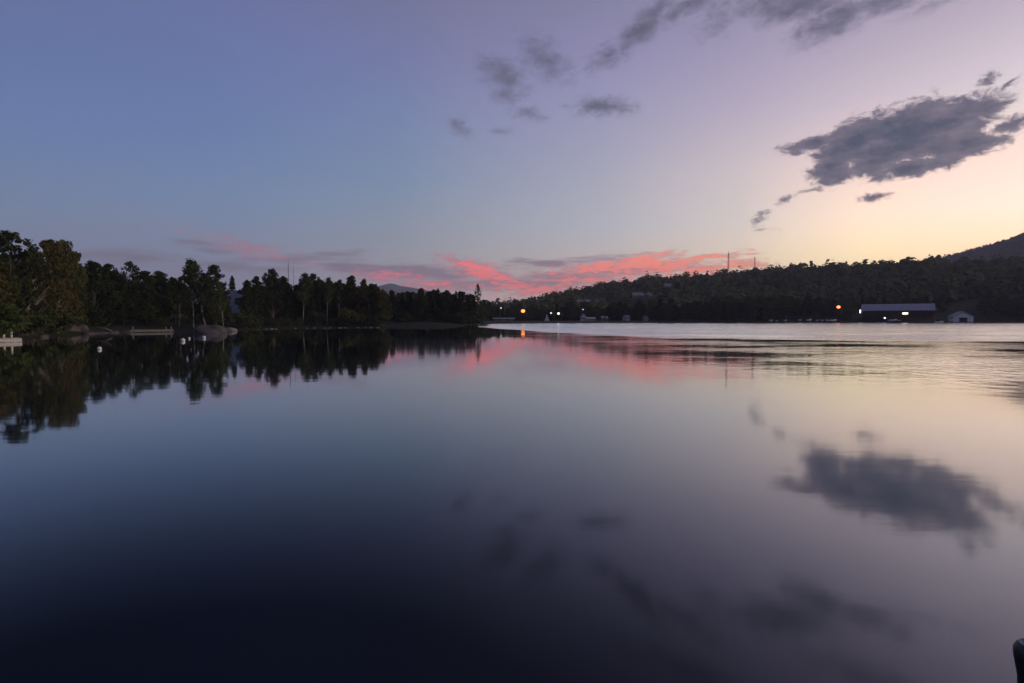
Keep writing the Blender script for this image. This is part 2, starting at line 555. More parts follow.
def build_world():
    w = bpy.data.worlds.new('World')
    scene.world = w
    w.use_nodes = True
    N, L = w.node_tree.nodes, w.node_tree.links
    for n in list(N): N.remove(n)

    def put(v, sock):
        if isinstance(v, (int, float)): sock.default_value = v
        elif isinstance(v, tuple): sock.default_value = v if len(v) == len(sock.default_value) else v + (1,)
        else: L.new(v, sock)

    def math_(op, a, b=None, c=None):
        n = N.new('ShaderNodeMath'); n.operation = op
        for i, v in enumerate((a, b, c)):
            if v is not None: put(v, n.inputs[i])
        return n.outputs[0]

    def rng_(x, lo, hi, smooth=False):
        n = N.new('ShaderNodeMapRange')
        if smooth: n.interpolation_type = 'SMOOTHSTEP'
        put(x, n.inputs[0]); n.inputs[1].default_value = lo; n.inputs[2].default_value = hi
        return n.outputs[0]

    def mix(f, a, b):
        n = N.new('ShaderNodeMix'); n.data_type = 'RGBA'
        put(f, n.inputs[0]); put(a, n.inputs[6]); put(b, n.inputs[7])
        return n.outputs[2]

    tc = N.new('ShaderNodeTexCoord')
    sep = N.new('ShaderNodeSeparateXYZ')
    L.new(tc.outputs['Generated'], sep.inputs[0])
    az = math_('MULTIPLY', math_('ARCTAN2', sep.outputs[0], sep.outputs[1]), 180 / math.pi)
    el = math_('MULTIPLY', math_('ARCSINE', sep.outputs[2]), 180 / math.pi)
    elc = math_('MULTIPLY', math_('MAXIMUM', el, 0.0), 1 / 60.0)

    Zen = (88, 94, 128)
    cols = [
        # px x, [(py, rgb) ...]
        (0, [(300, (120, 128, 150)), (240, (120, 131, 156)), (200, (112, 131, 160)), (150, (104, 125, 165)), (100, (99, 119, 163)), (50, (97, 114, 158)), (0, (98, 110, 152)), (-120, (92, 98, 136))]),
        (200, [(300, (140, 138, 158)), (240, (128, 138, 162)), (200, (116, 136, 166)), (150, (108, 128, 167)), (100, (104, 121, 163)), (50, (105, 116, 160)), (0, (108, 113, 156)), (-120, (98, 100, 138))]),
        (400, [(300, (186, 168, 172)), (262, (160, 160, 170)), (240, (146, 154, 168)), (180, (122, 143, 173)), (120, (117, 132, 172)), (60, (115, 121, 165)), (0, (112, 114, 152)), (-120, (102, 102, 140))]),
        (600, [(300, (232, 192, 168)), (262, (194, 182, 178)), (228, (176, 176, 186)), (190, (168, 168, 184)), (154, (160, 159, 183)), (100, (150, 147, 182)), (50, (140, 135, 174)), (0, (129, 126, 160)), (-120, (112, 108, 145))]),
        (740, [(300, (240, 206, 162)), (262, (226, 204, 178)), (220, (210, 198, 192)), (170, (204, 189, 193)), (104, (178, 166, 187)), (50, (160, 150, 180)), (0, (146, 138, 168)), (-120, (122, 114, 148))]),
        (860, [(300, (268, 236, 172)), (255, (268, 239, 187)), (214, (266, 232, 206)), (170, (246, 216, 204)), (100, (203, 186, 198)), (52, (182, 168, 187)), (0, (166, 152, 178)), (-120, (134, 122, 150))]),
        (1014, [(300, (288, 236, 178)), (235, (288, 243, 201)), (204, (280, 243, 220)), (150, (258, 226, 212)), (100, (228, 212, 212)), (64, (214, 199, 208)), (0, (188, 172, 190)), (-120, (146, 132, 156))]),
    ]
    ramps = []
    for x, st in cols:
        a0 = azel(x, 250)[0]
        ramps.append((a0, [(azel(x, y)[1] / 60.0, lin(c)) for y, c in st] + [(1.0, lin(Zen))]))
    hz = lambda c0, c1, c2: [(0.0, lin(c0)), (0.2, lin(c1)), (0.5, lin(c2)), (1.0, lin(Zen))]
    ramps = [(-180, hz((96, 100, 126), (112, 106, 136), (92, 96, 130))),
             (-95, hz((104, 108, 134), (112, 112, 144), (92, 98, 136)))] + ramps + \
            [(64, hz((255, 236, 190), (250, 232, 210), (176, 160, 178))),
             (105, hz((200, 184, 180), (170, 160, 178), (120, 114, 146))),
             (180, hz((96, 100, 126), (112, 106, 136), (92, 96, 130)))]
    cur = None
    prev = None
    for a0, st in ramps:
        rp = N.new('ShaderNodeValToRGB')
        rp.color_ramp.interpolation = 'LINEAR'
        el_ = rp.color_ramp.elements
        st = sorted(st)
        while len(el_) < len(st): el_.new(0.5)
        for e_, (p, c) in zip(el_, st):
            e_.position = max(0.0, min(1.0, p))
        for e_, (p, c) in zip(el_, st):
            e_.color = tuple(c) + (1,)
        L.new(elc, rp.inputs[0])
        if cur is None: cur = rp.outputs[0]
        else: cur = mix(rng_(az, prev, a0), cur, rp.outputs[0])
        prev = a0

    glow = math_('MULTIPLY', math_('DIVIDE', 0.72, math_('MULTIPLY_ADD', math_('POWER', math_('MULTIPLY', math_('MAXIMUM', el, 0.0), 1 / 9.0), 2.0), 1.0, 1.0)), rng_(az, -14, 28))
    gm_ = N.new('ShaderNodeVectorMath'); gm_.operation = 'SCALE'
    L.new(cur, gm_.inputs[0]); L.new(math_('ADD', glow, 1.0), gm_.inputs['Scale'])
    cool = N.new('ShaderNodeVectorMath'); cool.operation = 'MULTIPLY'
    L.new(gm_.outputs[0], cool.inputs[0])
    L.new(mix(rng_(az, -30, -6), (0.83, 0.945, 1.08, 1), (1.0, 1.0, 1.0, 1)), cool.inputs[1])
    cur = cool.outputs[0]
    pos = N.new('ShaderNodeCombineXYZ')
    L.new(az, pos.inputs[0]); L.new(el, pos.inputs[1])

    def noise(sx, sy, detail, rough, off=0.0, dist=0.0):
        mp = N.new('ShaderNodeMapping')
        mp.inputs['Scale'].default_value = (sx, sy, 1)
        mp.inputs['Location'].default_value = (off, off * 0.7, off)
        L.new(pos.outputs[0], mp.inputs[0])
        n = N.new('ShaderNodeTexNoise')
        n.inputs['Scale'].default_value = 1.0
        n.inputs['Detail'].default_value = detail
        n.inputs['Roughness'].default_value = rough
        n.inputs['Distortion'].default_value = dist
        L.new(mp.outputs[0], n.inputs['Vector'])
        return n

    def field(blobs, vec):
        acc = None
        for (x, y, rx, ry, rot, s) in blobs:
            a0, e0 = azel(x, y)
            ra = abs(azel(x + rx, y)[0] - azel(x - rx, y)[0]) / 2
            re = abs(azel(x, y + ry)[1] - azel(x, y - ry)[1]) / 2
            mp = N.new('ShaderNodeMapping'); mp.vector_type = 'TEXTURE'
            mp.inputs['Location'].default_value = (a0, e0, 0)
            mp.inputs['Rotation'].default_value = (0, 0, R(rot))
            mp.inputs['Scale'].default_value = (ra, re, 1)
            L.new(vec, mp.inputs[0])
            d = N.new('ShaderNodeVectorMath'); d.operation = 'LENGTH'
            L.new(mp.outputs[0], d.inputs[0])
            v = math_('MULTIPLY_ADD', d.outputs['Value'], -s, s)
            acc = v if acc is None else math_('MAXIMUM', acc, v)
        return acc

    def warp(n, amt):
        s = N.new('ShaderNodeVectorMath'); s.operation = 'SUBTRACT'
        L.new(n.outputs['Color'], s.inputs[0]); s.inputs[1].default_value = (0.5, 0.5, 0.5)
        k = N.new('ShaderNodeVectorMath'); k.operation = 'MULTIPLY'
        L.new(s.outputs[0], k.inputs[0]); k.inputs[1].default_value = (amt[0], amt[1], 0)
        a = N.new('ShaderNodeVectorMath'); a.operation = 'ADD'
        L.new(pos.outputs[0], a.inputs[0]); L.new(k.outputs[0], a.inputs[1])
        return a.outputs[0]

    # --- low sunset streaks
    wn = noise(0.16, 0.9, 3, 0.55, 3.1)
    pv = warp(wn, (6.0, 1.3))
    grey = [(420, 272, 70, 9, -3, 1.0), (365, 268, 55, 8, -2, .9), (535, 264, 40, 5, 0, .8), (545, 283, 45, 6, 0, .9), (300, 258, 60, 7, 8, .55),
            (205, 246, 55, 5, -6, .5), (130, 258, 80, 9, 0, .55), (240, 268, 70, 6, 0, .5), (475, 284, 40, 5, 0, .8), (640, 270, 60, 6, 3, .8), (690, 268, 30, 4, 0, .7),
            (575, 276, 60, 6, 0, .8), (600, 258, 50, 4, 5, .5), (405, 290, 60, 6, 0, .8)]
    gf = field(grey, pv)
    gn = noise(0.25, 1.7, 7, 0.6, 9.0, 0.3)
    gm = rng_(math_('ADD', gf, math_('MULTIPLY_ADD', gn.outputs[0], 1.8, -0.68)), 0.0, 0.85, True)
    gcol = mix(rng_(az, -28, 16), lin((104, 100, 126)) + (1,), lin((150, 112, 134)) + (1,))
    cur = mix(math_('MULTIPLY', gm, 0.85), cur, gcol)
    pink = [(640, 265, 56, 10, 4, 1.25), (488, 274, 46, 10, -16, 1.25), (400, 274, 40, 6, -6, .8), (700, 270, 50, 7, 3, 1.0), (475, 267, 34, 6, -18, 1.2), (505, 277, 40, 7, -14, 1.2), (548, 289, 42, 6, 10, 1.1), (600, 268, 60, 8, 5, 1.1), (640, 258, 44, 6, 8, 1.1),
            (665, 268, 50, 7, 4, 1.1), (705, 259, 45, 5, 4, .9), (745, 264, 24, 5, 4, 1.0), (378, 276, 32, 5, -6, .8), (520, 287, 55, 6, 0, 1.0),
            (590, 279, 60, 6, 0, .9), (250, 248, 60, 7, -12, .45), (690, 276, 50, 5, 0, .9), (440, 285, 50, 5, 0, .7), (735, 275, 30, 4, 0, .7)]
    pf = field(pink, pv)
    pn = noise(0.75, 2.6, 8, 0.66, 21.0, 0.5)
    psum = math_('ADD', pf, math_('MULTIPLY_ADD', pn.outputs[0], 3.4, -1.42))
    pm = rng_(psum, 0.0, 1.0, True)
    coral = mix(rng_(az, -8, 24), lin((282, 118, 120)) + (1,), lin((296, 158, 122)) + (1,))
    mauve = mix(rng_(az, -8, 24), lin((176, 118, 142)) + (1,), lin((222, 156, 146)) + (1,))
    pn2 = noise(0.55, 2.8, 7, 0.62, 47.0, 0.5)
    pcol = mix(rng_(math_('ADD', psum, math_('MULTIPLY_ADD', pn2.outputs[0], 2.4, -1.2)), 0.35, 1.25, True), mauve, coral)
    pcol = mix(rng_(az, -28, -10), lin((160, 116, 140)) + (1,), pcol)
    cur = mix(math_('MULTIPLY', pm, 0.95), cur, pcol)

    # --- dark drifting cumulus fragments
    wn2 = noise(0.30, 0.42, 5, 0.6, 5.0)
    dv = warp(wn2, (2.3, 1.5))
    big = [(905, 136, 96, 38, 4, 2.6), (858, 142, 62, 27, 12, 2.4), (808, 146, 42, 11, 4, 1.5), (834, 170, 36, 18, 4, 1.9), (960, 112, 64, 20, 2, 1.7),
           (1012, 124, 38, 11, 20, 1.35), (962, 148, 58, 17, 4, 2.0), (915, 168, 66, 14, 4, 1.7), (985, 80, 20, 8, 30, 1.0), (1006, 88, 20, 6, 25, .8), (880, 160, 64, 18, 6, 1.8),
           (800, 194, 40, 4, 12, .42), (873, 196, 20, 6, 0, .8), (763, 217, 12, 6, 20, .85), (764, 229, 18, 5, 0, .65), (1070, 105, 50, 14, 10, .8)]
    dn = noise(0.62, 1.05, 10, 0.68, 13.0, 0.5)
    dn2 = noise(0.5, 1.1, 5, 0.55, 31.0)
    bf = math_('ADD', field(big, dv), math_('MULTIPLY_ADD', dn.outputs[0], 3.0, -1.55))
    bm = rng_(bf, 0.0, 0.75, True)
    thick = math_('ADD', rng_(bf, 0.2, 2.1), math_('MULTIPLY_ADD', dn2.outputs[0], -2.0, 1.0))
    bcol = mix(thick, lin((122, 110, 128)) + (1,), lin((54, 62, 90)) + (1,))
    cur = mix(bm, cur, bcol)
    soft = [(645, 26, 52, 20, 34, 1.3), (690, 4, 66, 14, 18, 1.0), (795, 2, 76, 26, -6, 1.5), (835, 20, 54, 26, 10, 1.35), (885, 2, 60, 18, 5, 1.2), (950, 0, 60, 8, 0, .6),
            (503, 74, 34, 20, -20, 1.2), (545, 60, 34, 24, -30, .9), (508, 95, 22, 10, 0, .9), (603, 107, 40, 13, -4, 1.1), (528, 114, 24, 8, -8, .8),
            (460, 128, 15, 11, -40, .7), (608, 54, 30, 18, 20, .85), (720, 12, 30, 24, 40, .6), (700, -60, 120, 22, 10, .9), (900, -70, 130, 26, 5, .9), (505, 132, 14, 5, 0, .6)]
    sm = rng_(math_('ADD', field(soft, dv), math_('MULTIPLY_ADD', dn.outputs[0], 2.2, -1.15)), -0.25, 1.2, True)
    scol = mix(rng_(dn2.outputs[0], 0.36, 0.66), lin((76, 76, 100)) + (1,), lin((104, 100, 122)) + (1,))
    cur = mix(math_('MULTIPLY', sm, 0.88), cur, scol)

    # --- physical sky under the colours, weak at dusk
    sky = N.new('ShaderNodeTexSky')
    sky.sky_type = 'NISHITA'
    sky.sun_disc = False
    sky.sun_elevation = R(1.0)
    sky.sun_rotation = R(SUN_AZ)
    sky.dust_density = 2.0
    bg1 = N.new('ShaderNodeBackground'); L.new(sky.outputs[0], bg1.inputs[0]); bg1.inputs[1].default_value = 0.05
    bg2 = N.new('ShaderNodeBackground'); L.new(cur, bg2.inputs[0]); bg2.inputs[1].default_value = 0.985
    ad = N.new('ShaderNodeAddShader')
    L.new(bg1.outputs[0], ad.inputs[0]); L.new(bg2.outputs[0], ad.inputs[1])
    out = N.new('ShaderNodeOutputWorld')
    L.new(ad.outputs[0], out.inputs[0])
    w.cycles.sampling_method = 'MANUAL'
    w.cycles.sample_map_resolution = 512


build_world()
sl = bpy.data.lights.new('afterglow', 'SUN')
sl.energy = 1.9
sl.angle = R(25)
sl.color = (1.0, 0.82, 0.62)
so = bpy.data.objects.new('afterglow', sl)
COL.objects.link(so)
dsun = Vector((math.sin(R(SUN_AZ)) * math.cos(R(SUN_EL)), math.cos(R(SUN_AZ)) * math.cos(R(SUN_EL)), math.sin(R(SUN_EL))))
so.rotation_euler = dsun.to_track_quat('Z', 'Y').to_euler()
so.location = (200, 100, 150)

# ------------------------------------------------------------------ trees
def leaf_cloud(centres, radii, per, size, rs, flat=1.0, droop=0.0):
    out = []
    for c, r, n in zip(centres, radii, per):
        d = rs.normal(0, 1, (n, 3))
        d /= np.linalg.norm(d, axis=1)[:, None] + 1e-9
        rad = r * rs.uniform(0.25, 1.0, n) ** 0.6
        p = np.array(c) + d * rad[:, None] * np.array([1, 1, flat])
        p[:, 2] -= droop * rs.uniform(0, 1, n) ** 2 * r
        out.append(p)
    P = np.concatenate(out)
    n = len(P)
    u = rs.normal(0, 1, (n, 3)); u /= np.linalg.norm(u, axis=1)[:, None]
    w = rs.normal(0, 1, (n, 3)); w -= (w * u).sum(1)[:, None] * u; w /= np.linalg.norm(w, axis=1)[:, None]
    s = size * rs.uniform(0.55, 1.35, n)[:, None]
    return np.stack([P - u * s, P + w * s * 0.55, P + u * s, P - w * s * 0.55], 1)


def broad_proto(name, seed, leafm, H=12.0, spread=0.36, low=0.18, nclump=46, bark='bark', lean=0.0, size=0.21, slim=False, dens=80):
    rs = np.random.default_rng(seed)
    root = thing(name, '', 'tree')
    tb = MB()
    # main stem
    stem = []
    for k in range(7):
        t = k / 6
        stem.append((lean * H * t + rs.normal(0, 0.012) * H * t, rs.normal(0, 0.012) * H * t, H * 0.92 * t))
    r0 = 0.016 * H if not slim else 0.010 * H
    tb.tube(stem, [r0 * (1 - 0.86 * t / 6) * (1.25 if t == 0 else 1) for t in range(7)], 8)
    cs, rr, pp = [], [], []
    nclump = int(nclump * 2.1)
    ph = rs.uniform(0, 6.28, 4)
    for k in range(nclump):
        t = low + (1 - low) * ((k + rs.uniform(0, 1)) / nclump) ** 0.9
        u_ = (t - low) / (1 - low)
        env = math.sin(math.pi * min(1, u_ * 0.80 + 0.18)) ** 0.8
        a = rs.uniform(0, 6.28)
        lobe = 1 + 0.28 * math.sin(2 * a + ph[0] + 5 * u_) + 0.22 * math.sin(3 * a + ph[1] - 9 * u_)
        wdt = spread * H * env * lobe * (0.15 + 0.90 * rs.uniform(0, 1) ** 0.62)
        z = H * min(t, 0.985)
        sx = np.interp(z, [p[2] for p in stem], [p[0] for p in stem])
        sy = np.interp(z, [p[2] for p in stem], [p[1] for p in stem])
        c = (sx + math.cos(a) * wdt, sy + math.sin(a) * wdt, z + rs.normal(0, 0.012) * H)
        rad = H * rs.uniform(0.026, 0.072) * (0.85 if slim else 1.0)
        cs.append(c); rr.append(rad); pp.append(int(dens * 0.62 * (rad / (0.05 * H)) ** 1.6) + 8)
        if k % 2 == 0 or wdt > 0.8 * spread * H * env:
            zb = max(H * 0.1, z - wdt * 0.9 - 0.03 * H)
            bx = np.interp(zb, [p[2] for p in stem], [p[0] for p in stem])
            by = np.interp(zb, [p[2] for p in stem], [p[1] for p in stem])
            mid = ((bx + c[0]) / 2, (by + c[1]) / 2, (zb + c[2]) / 2 + 0.02 * H)
            rb = r0 * 0.38 * (1 - 0.7 * t)
            tb.tube([(bx, by, zb), mid, c], [rb, rb * 0.65, rb * 0.25], 5, cap=False)
        if k % 9 == 0:      # loose sprays at the edge
            cs.append((c[0] * 1.04, c[1] * 1.04, min(c[2] + 0.02 * H, H * 1.01))); rr.append(0.055 * H); pp.append(16)
    tb.build('trunk', M[bark], root)
    quads_mesh('crown', leaf_cloud(cs, rr, pp, size, rs, 0.75, 0.5 if slim else 0.2), M[leafm], root)
    return root


def conifer_proto(name, seed, leafm, H=13.0, spread=0.16, layers=22, bare=0.1, ragged=0.3, size=0.28):
    rs = np.random.default_rng(seed)
    root = thing(name, '', 'tree')
    tb = MB()
    tb.tube([(0, 0, 0), (0.01 * H * rs.normal(), 0, H * 0.5), (0, 0.006 * H * rs.normal(), H * 0.995)], [0.015 * H, 0.010 * H, 0.002 * H], 7)
    cs, rr, pp = [], [], []
    for k in range(layers):
        t = bare + (1 - bare) * (k + 0.3 * rs.uniform()) / layers
        w = spread * H * (1 - t) ** 0.8 * (1 + ragged * rs.normal()) + 0.012 * H
        nb = 6 if t < 0.7 else 4
        a0 = rs.uniform(0, 6.28)
        for q in range(nb):
            a = a0 + q * 6.28 / nb + rs.normal(0, 0.2)
            ww = w * rs.uniform(0.6, 1.15)
            for s in (0.4, 0.8):
                cs.append((math.cos(a) * ww * s, math.sin(a) * ww * s, H * t - 0.18 * ww * s))
                rr.append(0.26 * ww + 0.012 * H); pp.append(16)
            if k % 3 == 0:
                tb.tube([(0, 0, H * t), (math.cos(a) * ww, math.sin(a) * ww, H * t - 0.15 * ww)], [0.004 * H, 0.0012 * H], 4, cap=False)
    cs.append((0, 0, H * 0.985)); rr.append(0.014 * H); pp.append(14)
    tb.build('trunk', M['bark'], root)
    quads_mesh('crown', leaf_cloud(cs, rr, pp, size, rs, 0.5, 0.3), M[leafm], root)
    return root


def shrub_proto(name, seed, leafm, H=2.4, size=0.16):
    rs = np.random.default_rng(seed)
    root = thing(name, '', 'shrub')
    tb = MB()
    cs, rr, pp = [], [], []
    for k in range(12):
        a = rs.uniform(0, 6.28); w = H * rs.uniform(0.1, 0.55)
        c = (math.cos(a) * w, math.sin(a) * w, H * rs.uniform(0.3, 0.9))
        tb.tube([(c[0] * 0.15, c[1] * 0.15, -0.1), (c[0] * 0.6, c[1] * 0.6, c[2] * 0.55), c], [0.03, 0.022, 0.008], 5, cap=False)
        cs.append(c); rr.append(H * rs.uniform(0.16, 0.28)); pp.append(55)
    tb.build('stems', M['bark'], root)
    quads_mesh('foliage', leaf_cloud(cs, rr, pp, size, rs, 0.85, 0.2), M[leafm], root)
    return root


PH = {}


def reg(key, o, H):
    PH[key] = (o, H)


reg('olive_a', broad_proto('deciduous_tree', 1, 'leaf_olive', spread=0.30, low=0.10, nclump=60), 12)
reg('olive_b', broad_proto('deciduous_tree', 2, 'leaf_olive', spread=0.25, low=0.2, nclump=48, bark='birch', lean=0.05), 12)
reg('broad_a', broad_proto('deciduous_tree', 3, 'leaf_green', spread=0.28, low=0.12, nclump=54), 12)
reg('broad_b', broad_proto('deciduous_tree', 4, 'leaf_dark', spread=0.24, low=0.10, nclump=54), 12)
reg('broad_c', broad_proto('deciduous_tree', 5, 'leaf_dark', spread=0.30, low=0.25, nclump=40), 12)
reg('birch_a', broad_proto('birch_tree', 6, 'leaf_green', spread=0.16, low=0.42, nclump=40, bark='birch', lean=-0.16, slim=True, size=0.18, dens=60), 12)
reg('birch_b', broad_proto('birch_tree', 7, 'leaf_green', spread=0.15, low=0.45, nclump=38, bark='birch', lean=0.07, slim=True, size=0.18, dens=60), 12)
reg('airy', broad_proto('deciduous_tree', 8, 'leaf_dark', spread=0.22, low=0.35, nclump=26, size=0.19, dens=60), 12)
reg('spruce', conifer_proto('spruce_tree', 9, 'needle'), 13)
reg('pine', conifer_proto('pine_tree', 10, 'needle', spread=0.17, layers=12, bare=0.35, ragged=0.5), 13)
reg('shrub_a', shrub_proto('shrub', 13, 'leaf_green'), 2.4)
reg('shrub_b', shrub_proto('shrub', 14, 'leaf_olive'), 2.4)
reg('shrub_c', shrub_proto('shrub', 15, 'leaf_dark'), 2.4)
USED = set()


def plant(key, x, y, Hh, wide=1.0, label='', group=None, rz=None, sink=0.1, cat=None):
    o, H0 = PH[key]
    k = Hh / H0
    z = gz(x, y) - sink
    if rz is None: rz = rng.uniform(0, 6.28)
    if key in USED:
        r = dup(o, (x, y, z), rz, (k * wide, k * wide, k), label, group)
    else:
        USED.add(key)
        o.location = (x, y, z); o.rotation_euler = (0, 0, rz); o.scale = (k * wide, k * wide, k)
        o['label'] = label
        if group: o['group'] = group
        r = o
    return r


def plant_px(key, px, top, off, wide=1.0, label='', group=None, rz=None, Y=None):
    if Y is None: Y = shoreY(px) + off
    p = at(px, top, Y)
    z = gz(p[0], p[1])
    return plant(key, p[0], p[1], max(1.5, p[2] - z + 0.1), wide, label, group, rz)


def L_(px, top, off, key, wide, label, rz=None): plant_px(key, px, top, off, wide * (1.25 if px > 86 and not key.startswith(('birch', 'shrub', 'spruce')) else 1.0), label, None, rz)


# left end, above the boulders (front row one by one, left to right)
L_(-62, 226, 6, 'olive_a', 1.0, 'broad olive tree cut off by the left border above the white dock')
L_(8, 233, 9, 'broad_c', 0.9, 'tall open crowned tree with sky showing through, at the upper left end')
L_(-8, 262, 4, 'olive_a', 1.1, 'low olive tree right behind the white dock')
L_(28, 252, 7, 'olive_b', 0.9, 'olive leafed tree between the open crowned tree and the pale forked trunk')
L_(46, 241, 8, 'olive_b', 0.75, 'tree with pale forked trunk and curled top above the boulders', 0.6)
L_(62, 242, 6, 'olive_a', 0.62, 'tall olive tree above the rightmost heap of shore boulders')
L_(74, 253, 7, 'broad_a', 0.6, 'leafy tree on the right flank of the olive trees above the boulders')
L_(56, 283, 2.5, 'olive_b', 0.8, 'short brownish tree leaning over the boulder heap')
L_(93, 262, 8, 'broad_b', 0.8, 'dark rounded tree behind the stone edge right of the olive trees')
L_(108, 265, 9, 'broad_c', 0.75, 'dark tree at the middle of the stone edge, broader than its neighbours')
L_(122, 275, 6, 'broad_b', 0.7, 'lower dark tree just left of the grey plank dock')
L_(129, 262.5, 13, 'airy', 0.75, 'slim tree with loose top poking above the dark trees over the grey dock')
L_(145, 272, 8, 'broad_a', 0.8, 'round green tree behind the middle of the grey plank dock')
L_(160, 272, 10, 'broad_b', 0.85, 'dark domed tree behind the parked white car')
L_(174, 279, 9, 'broad_c', 0.6, 'small dark tree between the white car and the birches')
L_(178, 277, 5, 'birch_b', 0.6, 'thin birch with upright pale trunk just right of the white car', 1.0)
L_(192, 266, 6, 'birch_b', 0.9, 'birch with straight pale trunk left of the tallest birch', 2.2)
L_(204, 260.5, 7, 'birch_a', 1.05, 'tallest birch with a slanting pale trunk behind the big boulder', 0.25)
L_(214, 266, 8, 'broad_a', 0.55, 'narrow green tree filling the right side of the birch clump')
L_(223, 284, 5, 'birch_a', 0.5, 'short birch with a bare pale trunk between boulder and grey roof', 0.3)
L_(232, 275.5, 32, 'spruce', 1.0, 'small dark conifer rising behind the grey roof')
L_(247, 281, 6, 'broad_b', 0.6, 'dark tree at the right corner of the grey roofed house')
L_(256, 277, 8, 'broad_c', 0.6, 'tree with ragged top just right of the grey roofed house')
L_(272, 270, 7, 'broad_c', 0.62, 'highest tree of the point, left of the thin mast')
L_(284, 277, 9, 'broad_b', 0.6, 'dark tree directly under the thin mast')
L_(302, 274, 5, 'birch_b', 0.95, 'leafy tree just right of the thin mast')
L_(313, 274.5, 7, 'broad_c', 0.6, 'tree with forked top between the mast and the white birch trunk')
L_(326, 278, 3.5, 'birch_b', 0.7, 'birch with the whitest trunk, slanting at the water edge of the point', 0.2)
L_(338, 280, 5, 'birch_b', 0.7, 'birch with two faint brown stems right of the whitest trunk', 1.2)
L_(351, 276.5, 7, 'broad_b', 0.7, 'dark round tree in the middle of the right half of the point')
L_(364, 280, 5, 'olive_a', 0.5, 'green tree near the end of the point, over pale shore stones')
L_(376, 285, 4.5, 'olive_a', 0.5, 'yellowish tree second from the end of the point')
L_(383, 290, 3, 'olive_a', 0.52, 'small olive tree at the very end of the point')
L_(348, 309, 1.5, 'shrub_b', 1.0, 'round yellow green bush at the water edge of the point')
for i in range(14):
    px = -50 + i * 10.5 + rng.uniform(-3, 3)
    plant_px(rng.choice(['broad_b', 'broad_a', 'broad_c']), px, float(np.interp(px, [-60, 10, 45, 90], [250, 256, 262, 276])) + rng.uniform(-2, 8), rng.uniform(14, 24), 0.75,
             'leafy tree standing back behind the olive trees of the left shore', 'back trees of the left shore')
for i in range(16):
    px = 92 + i * 8.6 + rng.uniform(-3, 3)
    if 222 < px < 246: continue
    plant_px(rng.choice(['broad_b', 'broad_c', 'broad_b']), px, float(np.interp(px, [90, 130, 170, 200, 250], [271, 276, 281, 276, 284])) + rng.uniform(-3, 6), rng.uniform(16, 28), 0.8,
             'dark tree standing back behind the grey dock and the birches', 'back trees between dock and house')
for i in range(30):
    px = 250 + i * 4.5 + rng.uniform(-2, 2)
    plant_px(rng.choice(['broad_b', 'broad_c', 'broad_a']), px, float(np.interp(px, [240, 270, 330, 360, 386], [285, 279, 281, 282, 292])) + rng.uniform(-2, 6), rng.uniform(9, 18) * (0.6 if px > 365 else 1), rng.uniform(0.75, 1.0),
             'leafy tree inside the grove on the point, behind the front row', 'inner trees of the point')
# bushes along the water
for i in range(17):
    px = -40 + i * 7.2 + rng.uniform(-2, 2)
    plant_px(rng.choice(['shrub_a', 'shrub_b', 'shrub_c']), px, float(np.interp(px, [-40, 0, 60, 90], [296, 302, 308, 312])) + rng.uniform(-3, 5), rng.uniform(2.2, 5.5), rng.uniform(0.9, 1.3),
             'leafy bush under the olive trees of the left shore', 'bushes behind the boulders')
for i in range(18):
    px = 88 + i * 8.0 + rng.uniform(-2, 2)
    if 160 < px < 178: continue
    plant_px(rng.choice(['shrub_a', 'shrub_c', 'shrub_c']), px, rng.uniform(313, 321), rng.uniform(7, 13), rng.uniform(0.9, 1.3),
             'dark bush at the foot of the trees near the grey dock and big boulder', 'bushes behind the grey dock')
for i in range(38):
    px = 238 + i * 3.95 + rng.uniform(-2, 2)
    plant_px(rng.choice(['shrub_a', 'shrub_c', 'shrub_c']), px, rng.uniform(312, 320), rng.uniform(1.6, 3.5) if (i % 2 == 0 and abs(px - 326) > 5) else rng.uniform(6, 11) if px < 350 else rng.uniform(1.5, 3.5), rng.uniform(0.9, 1.3),
             'dark bush at the foot of the trees on the point', 'bushes on the point')

# dark wooded spit in the middle
sk = [(392, 291, 'broad_b'), (402, 292, 'pine'), (411, 292.5, 'spruce'), (421, 288, 'broad_b'), (430, 291, 'spruce'), (438, 288, 'pine'), (447, 291, 'broad_c'),
      (456, 291, 'spruce'), (463, 293, 'broad_b'), (470, 293, 'pine')]
for px, top, key in sk:
    plant_px(key, px, top + rng.uniform(-0.5, 0.5), 0, 0.9 if key != 'pine' else 1.2, 'tree with its top on the skyline of the dark middle spit', 'front trees of the dark spit', Y=rng.uniform(149, 156))
plant_px('airy', 477.5, 284.5, 0, 0.42, 'tall thin pine with bare stem right of the dark spit', None, Y=166)
for i in range(64):
    px = 384 + i * 1.45 + rng.uniform(-3, 3)
    plant_px(rng.choice(['broad_b', 'spruce', 'broad_c', 'spruce', 'broad_a']), px, float(np.interp(px, [386, 440, 468, 482], [294, 293, 294.5, 299])) + rng.uniform(-3, 9), 0, rng.uniform(0.7, 1.1),
             'dark tree in the thick of the middle spit', 'inner trees of the dark spit', Y=rng.uniform(152, 185))
for i in range(26):
    px = 392 + i * 3.3 + rng.uniform(-2, 2)
    plant_px(rng.choice(['shrub_c', 'shrub_a']), px, rng.uniform(308, 317), 0, rng.uniform(1.0, 1.5),
             'dark bush along the waterline of the middle spit', 'bushes of the dark spit', Y=rng.uniform(147, 153) + max(0, px - 460) * 0.8)

# ------------------------------------------------------------------ far-shore trees, each one, then the wooded slopes as one mass
far_clear = [(852, 942), (944, 980)]
far_near = [(490, 608), (620, 655), (768, 843)]


def is_clear(px): return any(a <= px <= b for a, b in far_clear)


